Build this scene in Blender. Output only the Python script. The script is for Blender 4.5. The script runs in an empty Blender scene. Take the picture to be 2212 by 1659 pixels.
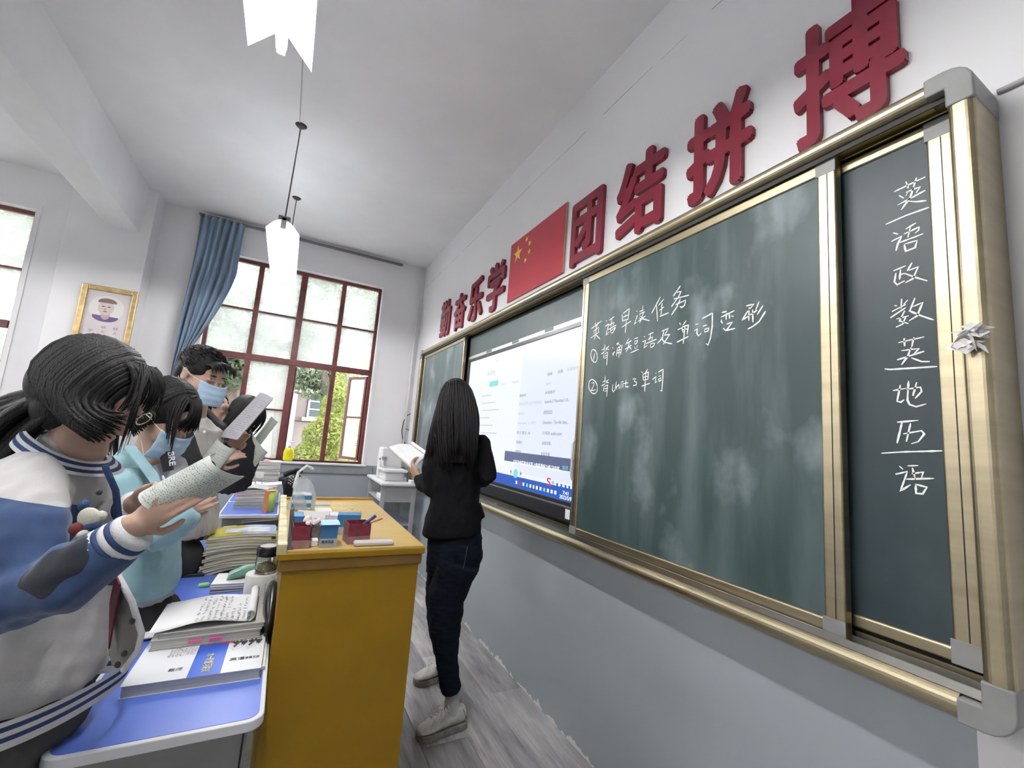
import bpy, bmesh, math, random
import numpy as np
from mathutils import Vector, Matrix, noise
random.seed(7); np.random.seed(7)
S = bpy.context.scene
COL = S.collection
PI = math.pi
# ------------------------------------------------------------------ camera
CX, CY = 1106.0, 829.5
F = 931.44
Rm = Matrix(((0.8829, -0.12758, -0.45185), (-0.46363, -0.08111, -0.88231), (0.07591, 0.98850, -0.13076)))
CAM = Vector((0, 0, 1.30))
def _ortho():
    y = Vector((616 - CX, -(915 - CY), -F)).normalized()
    z = Vector((1650 - CX, -(-6200 - CY), -F)); z = (z - z.dot(y) * y).normalized()
    x = y.cross(z)
    return Matrix((x, y, z))
Rm = _ortho()
cd = bpy.data.cameras.new('camera'); cam = bpy.data.objects.new('camera', cd); COL.objects.link(cam)
cd.sensor_width = 36.0; cd.lens = 36.0 * F / 2212.0; cd.clip_start = 0.02; cd.clip_end = 200
cam.matrix_world = Matrix.Translation(CAM) @ Rm.to_4x4()
S.camera = cam
# ------------------------------------------------------------------ world, exposure
w = bpy.data.worlds.new('sky'); S.world = w; w.use_nodes = True
bg = w.node_tree.nodes['Background']; bg.inputs[0].default_value = (0.97, 0.985, 1.0, 1); bg.inputs[1].default_value = 1.35
S.view_settings.view_transform = 'Standard'; S.view_settings.look = 'None'
S.view_settings.gamma = 1.0; S.view_settings.use_curve_mapping = False
S.view_settings.exposure = 2.32
LAMP = 37.0      # emission of the fluorescent tubes
# ------------------------------------------------------------------ geometry of the place (metres)
XW = 1.2975      # blackboard wall
YW = 5.105       # window wall
ZC = 3.33        # ceiling
ZF = -0.13       # classroom floor (the teaching platform is z = 0)
XB, YB = -7.2, -1.5
ZD = 0.62        # student desk tops

def ray(px, py): return Rm @ Vector((px - CX, -(py - CY), -F))
def on(px, py, ax, val):
    d = ray(px, py); return CAM + d * ((val - CAM[ax]) / d[ax])
FH = Vector((0.456, 0.890, 0)).normalized(); RH = Vector((FH.y, -FH.x, 0)); UP = Vector((0, 0, 1))
def qp(A, px, py, d=0.0):
    """point on the upright plane through A (+d metres deeper) seen at a pixel"""
    r = ray(px, py); P0 = Vector((A[0], A[1], 0)) + FH * d
    return CAM + r * ((P0 - Vector((CAM.x, CAM.y, 0))).dot(FH) / r.dot(FH))
# ------------------------------------------------------------------ materials
MATS = {}
def M(name, col, rough=0.6, metal=0.0, var=0.0, scale=8.0, bump=0.0, bscale=60.0, stretch=None, emit=None, es=0, trans=0, col2=None, spec=0.5, alpha=1, sheen=0):
    if name in MATS: return MATS[name]
    m = bpy.data.materials.new(name); m.use_nodes = True; nt = m.node_tree; b = nt.nodes['Principled BSDF']
    c = tuple(col) + (1,)
    b.inputs['Base Color'].default_value = c; b.inputs['Roughness'].default_value = rough; b.inputs['Metallic'].default_value = metal
    b.inputs['Specular IOR Level'].default_value = spec
    if sheen: b.inputs['Sheen Weight'].default_value = sheen
    if trans: b.inputs['Transmission Weight'].default_value = trans
    if alpha < 1: b.inputs['Alpha'].default_value = alpha
    if emit: b.inputs['Emission Color'].default_value = tuple(emit) + (1,); b.inputs['Emission Strength'].default_value = es
    if var or bump:
        tc = nt.nodes.new('ShaderNodeTexCoord'); mp = nt.nodes.new('ShaderNodeMapping'); nt.links.new(tc.outputs['Object'], mp.inputs[0])
        if stretch: mp.inputs['Scale'].default_value = stretch
    if var:
        n = nt.nodes.new('ShaderNodeTexNoise'); n.inputs['Scale'].default_value = scale; n.inputs['Detail'].default_value = 5
        nt.links.new(mp.outputs[0], n.inputs['Vector'])
        mx = nt.nodes.new('ShaderNodeMix'); mx.data_type = 'RGBA'
        a = col2 if col2 else tuple(max(0, x * (1 - var)) for x in col)
        bb = col if col2 else tuple(min(1, x * (1 + var)) for x in col)
        mx.inputs[6].default_value = tuple(a) + (1,); mx.inputs[7].default_value = tuple(bb) + (1,)
        rp = nt.nodes.new('ShaderNodeValToRGB'); rp.color_ramp.elements[0].position = 0.32; rp.color_ramp.elements[1].position = 0.68
        nt.links.new(n.outputs[0], rp.inputs[0]); nt.links.new(rp.outputs[0], mx.inputs[0]); nt.links.new(mx.outputs[2], b.inputs['Base Color'])
    if bump:
        n2 = nt.nodes.new('ShaderNodeTexNoise'); n2.inputs['Scale'].default_value = bscale; n2.inputs['Detail'].default_value = 4
        nt.links.new(mp.outputs[0], n2.inputs['Vector'])
        bp = nt.nodes.new('ShaderNodeBump'); bp.inputs['Strength'].default_value = bump; bp.inputs['Distance'].default_value = 0.004
        nt.links.new(n2.outputs[0], bp.inputs['Height']); nt.links.new(bp.outputs[0], b.inputs['Normal'])
    MATS[name] = m; return m
def N(nt, t, **k):
    n = nt.nodes.new(t)
    for a, v in k.items(): setattr(n, a, v)
    return n
def mathn(nt, op, a, b=None):
    n = nt.nodes.new('ShaderNodeMath'); n.operation = op
    for i, v in enumerate((a, b)):
        if v is None: continue
        if isinstance(v, (int, float)): n.inputs[i].default_value = v
        else: nt.links.new(v, n.inputs[i])
    return n.outputs[0]
def mixc(nt, f, a, b):
    n = nt.nodes.new('ShaderNodeMix'); n.data_type = 'RGBA'
    if isinstance(f, (int, float)): n.inputs[0].default_value = f
    else: nt.links.new(f, n.inputs[0])
    for i, v in ((6, a), (7, b)):
        if isinstance(v, tuple): n.inputs[i].default_value = v + (1,)
        else: nt.links.new(v, n.inputs[i])
    return n.outputs[2]
def posxyz(nt):
    g = nt.nodes.new('ShaderNodeNewGeometry'); s = nt.nodes.new('ShaderNodeSeparateXYZ'); nt.links.new(g.outputs['Position'], s.inputs[0]); return g, s
def noisen(nt, vec, scale, detail=5, stretch=None):
    if stretch:
        mp = nt.nodes.new('ShaderNodeMapping'); mp.inputs['Scale'].default_value = stretch; nt.links.new(vec, mp.inputs[0]); vec = mp.outputs[0]
    n = nt.nodes.new('ShaderNodeTexNoise'); n.inputs['Scale'].default_value = scale; n.inputs['Detail'].default_value = detail; nt.links.new(vec, n.inputs['Vector']); return n.outputs[0]
def wall_material(name, dado=0.905, yend=None):
    m = bpy.data.materials.new(name); m.use_nodes = True; nt = m.node_tree; b = nt.nodes['Principled BSDF']
    g, s = posxyz(nt); P = g.outputs['Position']
    n1 = noisen(nt, P, 1.7, 4); n2 = noisen(nt, P, 9, 6)
    white = mixc(nt, n1, (0.70, 0.69, 0.71), (0.78, 0.78, 0.79))
    if dado is not None:
        grey = mixc(nt, noisen(nt, P, 1.2, 3, (1, 1, .35)), (0.30, 0.335, 0.365), (0.37, 0.41, 0.44))
        # bare plaster where the paint has flaked, along the foot of the wall
        foot = mathn(nt, 'LESS_THAN', s.outputs[2], mathn(nt, 'SUBTRACT', mathn(nt, 'MULTIPLY', noisen(nt, P, 16, 5), 0.11), 0.045))
        dots = mathn(nt, 'GREATER_THAN', noisen(nt, P, 11, 1), 0.82)
        grey = mixc(nt, mathn(nt, 'MAXIMUM', foot, dots), grey, (0.72, 0.72, 0.70))
        f = mathn(nt, 'LESS_THAN', s.outputs[2], dado)
        if yend is not None: f = mathn(nt, 'MULTIPLY', f, mathn(nt, 'GREATER_THAN', s.outputs[1], yend))
        col = mixc(nt, f, white, grey)
    else: col = white
    nt.links.new(col, b.inputs['Base Color']); b.inputs['Roughness'].default_value = 0.7
    if dado is not None: nt.links.new(mathn(nt, 'SUBTRACT', 0.8, mathn(nt, 'MULTIPLY', f, 0.32)), b.inputs['Roughness'])
    bp = nt.nodes.new('ShaderNodeBump'); bp.inputs['Strength'].default_value = 0.25; bp.inputs['Distance'].default_value = 0.004
    nt.links.new(n2, bp.inputs['Height']); nt.links.new(bp.outputs[0], b.inputs['Normal'])
    return m
# ------------------------------------------------------------------ mesh helper
class MB:
    def __init__(s): s.v = []; s.f = []; s.m = []
    def add(s, vs, fs, mi=0):
        o = len(s.v); s.v += [tuple(p) for p in vs]; s.f += [tuple(o + i for i in f) for f in fs]; s.m += [mi] * len(fs); return s
    def box(s, x0, x1, y0, y1, z0, z1, mi=0):
        return s.add([(x, y, z) for z in (z0, z1) for y in (y0, y1) for x in (x0, x1)],
                     [(0, 2, 3, 1), (4, 5, 7, 6), (0, 1, 5, 4), (2, 6, 7, 3), (0, 4, 6, 2), (1, 3, 7, 5)], mi)
    def obox(s, c, ax, ay, az, mi=0):
        c = Vector(c)
        return s.add([c + ax * i + ay * j + az * k for k in (-1, 1) for j in (-1, 1) for i in (-1, 1)],
                     [(0, 2, 3, 1), (4, 5, 7, 6), (0, 1, 5, 4), (2, 6, 7, 3), (0, 4, 6, 2), (1, 3, 7, 5)], mi)
    def rings(s, R, cap=True, mi=0, close=True):
        n = len(R[0]); vs = [p for r in R for p in r]; fs = []
        for i in range(len(R) - 1):
            for j in range(n if close else n - 1):
                k = (j + 1) % n; fs.append((i * n + j, i * n + k, (i + 1) * n + k, (i + 1) * n + j))
        if cap: fs.append(tuple(range(n - 1, -1, -1))); fs.append(tuple((len(R) - 1) * n + j for j in range(n)))
        return s.add(vs, fs, mi)
    def prism(s, pts, vec, mi=0):
        a = [Vector(p) for p in pts]; return s.rings([a, [p + Vector(vec) for p in a]], True, mi)
    def tube(s, pts, rad, n=10, mi=0, flat=1.0, side=None, roundcap=True):
        pts = [Vector(p) for p in pts]
        if isinstance(rad, (int, float)): rad = [rad] * len(pts)
        T = []
        for i in range(len(pts)):
            t = pts[min(i + 1, len(pts) - 1)] - pts[max(i - 1, 0)]; T.append(t.normalized())
        u = Vector(side) if side else (Vector((0, 0, 1)) if abs(T[0].z) < .9 else Vector((1, 0, 0)))
        R = []
        for i, p in enumerate(pts):
            u = (u - u.dot(T[i]) * T[i]).normalized(); w_ = T[i].cross(u)
            def ring(c, r): return [c + u * (r * math.cos(2 * PI * k / n)) + w_ * (r * flat * math.sin(2 * PI * k / n)) for k in range(n)]
            if i == 0 and roundcap and rad[0] > 0: R += [ring(p - T[0] * rad[0] * .9, rad[0] * .4), ring(p - T[0] * rad[0] * .6, rad[0] * .8)]
            R.append(ring(p, max(rad[i], 1e-4)))
            if i == len(pts) - 1 and roundcap and rad[i] > 0: R += [ring(p + T[i] * rad[i] * .6, rad[i] * .8), ring(p + T[i] * rad[i] * .9, rad[i] * .4)]
        return s.rings(R, True, mi)
    def ell(s, c, ax, ay, az, n=16, m=10, mi=0):
        c = Vector(c); R = []
        for i in range(1, m):
            t = PI * i / m
            R.append([c + az * (-math.cos(t)) + ax * (math.sin(t) * math.cos(2 * PI * k / n)) + ay * (math.sin(t) * math.sin(2 * PI * k / n)) for k in range(n)])
        return s.rings(R, True, mi)
    def grid(s, fn, nu, nv, mi=0, thick=None):
        vs = [Vector(fn(i / nu, j / nv)) for j in range(nv + 1) for i in range(nu + 1)]
        fs = [(j * (nu + 1) + i, j * (nu + 1) + i + 1, (j + 1) * (nu + 1) + i + 1, (j + 1) * (nu + 1) + i) for j in range(nv) for i in range(nu)]
        if thick:
            o = len(vs); vs2 = [p + Vector(thick) for p in vs]; fs2 = [tuple(o + k for k in reversed(f)) for f in fs]
            ed = []
            W_ = nu + 1
            for i in range(nu): ed += [(i, i + 1), (nv * W_ + i + 1, nv * W_ + i)]
            for j in range(nv): ed += [((j + 1) * W_, j * W_), (j * W_ + nu, (j + 1) * W_ + nu)]
            fs = fs + fs2 + [(b, a, a + o, b + o) for a, b in ed]; vs = vs + vs2
        return s.add(vs, fs, mi)
    def cyl(s, a, b, r0, r1=None, n=20, mi=0):
        return s.tube([a, b], [r0, r0 if r1 is None else r1], n, mi, roundcap=False)
    def lathe(s, c, prof, n=24, mi=0):
        c = Vector(c); return s.rings([[c + Vector((r * math.cos(2 * PI * k / n), r * math.sin(2 * PI * k / n), z)) for k in range(n)] for r, z in prof], True, mi)
    def build(s, name, mats, parent=None, smooth=False, bevel=0, seg=2, label=None, kind=None):
        me = bpy.data.meshes.new(name); me.from_pydata(s.v, [], s.f)
        mats = mats if isinstance(mats, (list, tuple)) else [mats]
        for m in mats: me.materials.append(m)
        if len(mats) > 1: me.polygons.foreach_set('material_index', s.m)
        return finish(me, name, parent, smooth, bevel, seg, label, kind)
def finish(me, name, parent=None, smooth=False, bevel=0, seg=2, label=None, kind=None):
    if smooth or bevel: me.polygons.foreach_set('use_smooth', [True] * len(me.polygons))
    me.update()
    o = bpy.data.objects.new(name, me); COL.objects.link(o)
    if parent:
        o.parent = parent; o.matrix_parent_inverse = Matrix.Translation(-parent.location) if parent.type == 'EMPTY' else Matrix.Identity(4)
    if bevel:
        bv = o.modifiers.new('bevel', 'BEVEL'); bv.width = bevel; bv.segments = seg; bv.limit_method = 'ANGLE'; bv.angle_limit = 0.7
        bv.harden_normals = True
    elif smooth == 'auto':
        pass
    if label: o['label'] = label
    if kind: o['kind'] = kind
    return o
def tag(o, label=None, cat=None, group=None, kind=None):
    if label: o['label'] = label
    if cat: o['category'] = cat
    if group: o['group'] = group
    if kind: o['kind'] = kind
    return o
def thing(name, label, cat, loc=(0, 0, 0), group=None):
    o = bpy.data.objects.new(name, None); COL.objects.link(o); o.location = loc; o.empty_display_size = .1
    return tag(o, label, cat, group)
def structure(name, loc=(0, 0, 0)):
    o = bpy.data.objects.new(name, None); COL.objects.link(o); o.location = loc; o['kind'] = 'structure'; return o
def text_mesh(body, O, ux, uy, W_, H_, depth=0.001, bold=0.0, shear=0.0):
    """lettering fitted into a W x H rectangle at O, standing proud by depth; returns MB"""
    cu = bpy.data.curves.new('t', 'FONT'); cu.body = body; cu.extrude = 0.5; cu.resolution_u = 3; cu.offset = bold; cu.shear = shear
    ob = bpy.data.objects.new('t', cu); COL.objects.link(ob)
    dg = bpy.context.evaluated_depsgraph_get(); ev = ob.evaluated_get(dg); me = bpy.data.meshes.new_from_object(ev)
    n = len(me.vertices); mb = MB()
    if n:
        co = np.empty(n * 3); me.vertices.foreach_get('co', co); co = co.reshape(-1, 3)
        mn = co.min(0); mx = co.max(0)
        ux = Vector(ux).normalized(); uy = Vector(uy).normalized(); nz = ux.cross(uy)
        vs = [Vector(O) + ux * ((c[0] - mn[0]) / (mx[0] - mn[0]) * W_) + uy * ((c[1] - mn[1]) / (mx[1] - mn[1]) * H_) + nz * ((c[2] + .5) * depth) for c in co]
        mb.add(vs, [tuple(p.vertices) for p in me.polygons])
    bpy.data.objects.remove(ob); bpy.data.curves.remove(cu); bpy.data.meshes.remove(me)
    return mb
def scribble(O, ux, uy, W_, rows, pitch, size, depth=.0006, gap=.35, seed=1, nz=None, mb=None, curve=None):
    """rows of small handwriting-like strokes"""
    rnd = random.Random(seed); mb = mb or MB(); ux = Vector(ux); uy = Vector(uy); nz = nz or ux.cross(uy).normalized()
    for r in range(rows):
        x = 0.0; L = W_ * (1 if rnd.random() > .25 else rnd.uniform(.4, .9))
        while x < L:
            if rnd.random() > .12:
                for k in range(3):
                    a = x + rnd.uniform(0, size * .7); b = a + rnd.uniform(-.2, .6) * size; y0 = -r * pitch + rnd.uniform(0, size); y1 = -r * pitch + rnd.uniform(0, size)
                    P0 = Vector(O) + ux * a + uy * y0; P1 = Vector(O) + ux * b + uy * y1; d = (P1 - P0)
                    if d.length < size * .2: continue
                    t = nz.cross(d.normalized()) * abs(size) * .11
                    q = [P0 - t, P0 + t, P1 + t, P1 - t]
                    if curve: q = [curve(p) for p in q]
                    mb.add([p + nz * depth for p in q], [(0, 1, 2, 3)])
            x += size * (1 + gap)
    return mb
print('helpers ok')
# ================================================================== materials used
white_wall = wall_material('painted_wall_plain', None)
board_wall_m = wall_material('painted_board_wall', 0.905, 0.385)
win_wall_m = wall_material('painted_window_wall', 0.905)
ceil_m = M('ceiling_plaster', (0.76, 0.76, 0.77), 0.9, var=.05, scale=2, bump=.1, bscale=30)
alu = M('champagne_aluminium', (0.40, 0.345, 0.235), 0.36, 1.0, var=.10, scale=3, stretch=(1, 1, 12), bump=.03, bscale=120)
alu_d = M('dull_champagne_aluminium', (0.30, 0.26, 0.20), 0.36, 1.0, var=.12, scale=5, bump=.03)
silver = M('pale_aluminium', (0.62, 0.61, 0.58), 0.3, 1.0, var=.08)
capm = M('grey_corner_plastic', (0.22, 0.22, 0.22), .45, var=.15)
black = M('black_plastic', (0.012, 0.012, 0.016), .32)
dark_gap = M('dark_track', (0.03, 0.028, 0.025), .6, .4)
chalk = M('white_chalk', (0.82, 0.84, 0.82), .95, var=.15, scale=220)
red = M('crimson_foam', (0.19, 0.003, 0.020), .42, var=.10, scale=9)
red_side = M('crimson_edge', (0.42, 0.02, 0.05), .5)
flag_red = M('flag_red', (0.40, 0.020, 0.035), .38, var=.05)
yellow = M('star_yellow', (0.85, 0.62, 0.05), .5)
wood_red = M('oxblood_window_paint', (0.125, 0.028, 0.026), .45, var=.30, scale=14, bump=.15)
paper = M('white_paper', (0.76, 0.76, 0.77), .8)
paper2 = M('cream_paper', (0.60, 0.58, 0.50), .85, var=.08)
paper3 = M('greenish_newsprint', (0.52, 0.56, 0.51), .85, var=.05, scale=14)
ink = M('dark_ink', (0.06, 0.06, 0.08), .8)
desk_blue = M('blue_laminate', (0.10, 0.17, 0.58), .34, var=.06, scale=5, bump=.02)
desk_rim = M('white_plastic_rim', (0.70, 0.71, 0.74), .4)
steel_grey = M('grey_painted_steel', (0.23, 0.23, 0.23), .45, .3, var=.1)
ochre = M('ochre_varnished_board', (0.30, 0.165, 0.003), .42, spec=.3, var=.10, scale=4, bump=.02)
ochre_top = M('worn_yellow_top', (0.56, 0.385, 0.12), .33, var=.08, scale=6, stretch=(1, 2, 1), bump=.05)
ochre_dark = M('brown_molding', (0.22, 0.11, 0.012), .4, var=.15)
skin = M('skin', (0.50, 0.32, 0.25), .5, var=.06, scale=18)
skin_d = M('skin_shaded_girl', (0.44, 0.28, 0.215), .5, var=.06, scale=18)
hair_m = M('black_hair', (0.008, 0.007, 0.008), .55, var=.5, scale=30, stretch=(6, 6, .6), bump=.7, bscale=60, spec=.35)
denim = M('dark_navy_denim', (0.0035, 0.007, 0.016), .9, spec=.2, var=.35, scale=40, bump=.4, bscale=300)
blackcloth = M('black_wool', (0.0035, 0.0035, 0.005), .9, spec=.2, var=.3, scale=20, bump=.4, bscale=180)
shoe_w = M('worn_white_leather', (0.56, 0.55, 0.52), .55, var=.14, scale=30, bump=.2)
sole_m = M('dirty_rubber_sole', (0.26, 0.24, 0.21), .8, var=.25, scale=40)
mask_m = M('pale_blue_mask', (0.44, 0.60, 0.78), .8, bump=.2, bscale=90)
lace = M('white_lace', (0.7, 0.69, 0.66), .8)
# ================================================================== room shell
def wall_with_holes(name, mat, holes, x0, x1, z0, z1, y0, y1):
    """wall in the x-z plane with rectangular openings (hx0,hx1,hz0,hz1), side by side in x"""
    r = structure(name); mb = MB(); x = x0
    for hx0, hx1, hz0, hz1 in sorted(holes):
        mb.box(x, hx0, y0, y1, z0, z1); mb.box(hx0, hx1, y0, y1, z0, hz0); mb.box(hx0, hx1, y0, y1, hz1, z1); x = hx1
    mb.box(x, x1, y0, y1, z0, z1)
    o = mb.build(name, mat); bpy.data.objects.remove(r); o['kind'] = 'structure'; return o
WZ0, WZ1 = .915, 2.985
holes = [(-.85, .83, WZ0, WZ1), (-3.82, -2.135, WZ0, WZ1), (-6.8, -5.1, WZ0, WZ1)]
wall_with_holes('wall_window', win_wall_m, holes, XB, XW + .24, ZF, ZC, YW, YW + .24)
MB().box(XW, XW + .24, YB, YW, ZF, ZC).build('wall_board', board_wall_m, kind='structure')
MB().box(XB, XW + .24, YB - .2, YB, ZF, ZC).build('wall_corridor', win_wall_m, kind='structure')
MB().box(XB - .2, XB, YB - .2, YW + .24, ZF, ZC).build('wall_back', win_wall_m, kind='structure')
MB().box(XB - .2, XW + .24, YB - .2, YW + .24, ZC, ZC + .15).build('ceiling', ceil_m, kind='structure')
floor_m = M('grey_terrazzo', (0.42, 0.41, 0.40), .5, var=.2, scale=30)
MB().box(XB - .2, XW + .24, YB - .2, YW + .24, ZF - .12, ZF).build('floor', floor_m, kind='structure')
# column with the portrait, ceiling beam running to it, coving crack
MB().box(-1.86, -1.30, 4.87, YW + .01, ZF, ZC).build('wall_column', win_wall_m, kind='structure', bevel=.004)
MB().box(-1.60, -1.375, YB, 4.88, 2.90, ZC + .01).build('trim_1', ceil_m, kind='structure', bevel=.006)
ck = M('plaster_crack', (0.22, 0.21, 0.20), .9)
mb = MB(); y = .6; rnd = random.Random(3); zz = 3.07
while y < YW - .1:
    L = rnd.uniform(.04, .16); z2 = 3.07 + rnd.uniform(-.006, .006); wd = rnd.choice((.0007, .0010, .0018))
    if rnd.random() > .22: mb.add([(XW - .0008, y, zz - wd), (XW - .0008, y + L, z2 - wd), (XW - .0008, y + L, z2 + wd), (XW - .0008, y, zz + wd)], [(0, 1, 2, 3)])
    y += L; zz = z2
mb.build('trim_2', ck, kind='structure')
# teaching platform with grey wood-look planks
plat = structure('floor_platform'); 
sub = M('platform_core', (0.10, 0.09, 0.085), .8)
MB().box(.06, XW, YB, YW, ZF, -.006).build('platform_base', sub, plat)
def plank_material():
    m = bpy.data.materials.new('grey_oak_laminate'); m.use_nodes = True; nt = m.node_tree; b = nt.nodes['Principled BSDF']
    g = N(nt, 'ShaderNodeNewGeometry'); oi = N(nt, 'ShaderNodeObjectInfo')
    va = N(nt, 'ShaderNodeVectorMath', operation='ADD'); nt.links.new(g.outputs['Position'], va.inputs[0]); 
    sc = N(nt, 'ShaderNodeVectorMath', operation='SCALE'); cb = N(nt, 'ShaderNodeCombineXYZ')
    for i in range(3): nt.links.new(oi.outputs['Random'], cb.inputs[i])
    nt.links.new(cb.outputs[0], sc.inputs[0]); sc.inputs['Scale'].default_value = 13; nt.links.new(sc.outputs[0], va.inputs[1])
    n1 = noisen(nt, va.outputs[0], 9, 8, (2.2, .38, 1)); n2 = noisen(nt, va.outputs[0], 40, 6, (3, .22, 1))
    r = N(nt, 'ShaderNodeValToRGB'); e = r.color_ramp.elements; e[0].position = .30; e[0].color = (.20, .185, .19, 1); e[1].position = .70; e[1].color = (.62, .60, .61, 1)
    x = e.new(.5); x.color = (.40, .38, .39, 1)
    nt.links.new(mathn(nt, 'ADD', mathn(nt, 'MULTIPLY', n1, .65), mathn(nt, 'MULTIPLY', n2, .35)), r.inputs[0])
    nt.links.new(r.outputs[0], b.inputs['Base Color']); b.inputs['Roughness'].default_value = .34
    bp = N(nt, 'ShaderNodeBump'); bp.inputs['Strength'].default_value = .12; bp.inputs['Distance'].default_value = .003; nt.links.new(n2, bp.inputs['Height']); nt.links.new(bp.outputs[0], b.inputs['Normal'])
    return m
pm = plank_material(); nx = 6; wpl = (XW - .06) / nx; pmesh = {}
for i in range(nx):
    off = (i * .47) % 1.2; y = YB
    while y < YW - .01:
        y1 = min(YW, y + 1.2 - (off if y == YB else 0)); L = round(y1 - y, 3); key = L
        if key not in pmesh:
            o = MB().box(.0008, wpl - .0008, .0008, L - .0008, -.006, 0).build('plank', pm, plat, bevel=.001, seg=1); pmesh[key] = o.data
        else:
            o = bpy.data.objects.new('plank', pmesh[key]); COL.objects.link(o); o.parent = plat
            bv = o.modifiers.new('bevel', 'BEVEL'); bv.width = .001; bv.segments = 1
        o.location = (.06 + i * wpl, y, 0); y = y1
# ================================================================== windows
def glass_material(name, haze, tint=(.9, .95, .93)):
    m = bpy.data.materials.new(name); m.use_nodes = True; nt = m.node_tree; nt.nodes.clear()
    out = N(nt, 'ShaderNodeOutputMaterial'); tr = N(nt, 'ShaderNodeBsdfTransparent'); tr.inputs[0].default_value = (.97, .98, .98, 1)
    tl = N(nt, 'ShaderNodeBsdfTranslucent'); tl.inputs[0].default_value = tint + (1,); gl = N(nt, 'ShaderNodeBsdfGlossy'); gl.inputs['Roughness'].default_value = .05
    mx = N(nt, 'ShaderNodeMixShader'); mx2 = N(nt, 'ShaderNodeMixShader'); g = N(nt, 'ShaderNodeNewGeometry')
    n = noisen(nt, g.outputs['Position'], 3.0, 6); h = mathn(nt, 'ADD', mathn(nt, 'MULTIPLY', mathn(nt, 'SUBTRACT', n, .5), haze * 1.2), haze)
    nt.links.new(h, mx.inputs[0]); nt.links.new(tr.outputs[0], mx.inputs[1]); nt.links.new(tl.outputs[0], mx.inputs[2])
    mx2.inputs[0].default_value = .05; nt.links.new(mx.outputs[0], mx2.inputs[1]); nt.links.new(gl.outputs[0], mx2.inputs[2]); nt.links.new(mx2.outputs[0], out.inputs[0])
    return m
dusty = glass_material('dusty_glass', .22); clearer = glass_material('clean_glass', .16)
reveal = M('white_reveal', (0.74, 0.74, 0.75), .7)
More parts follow.
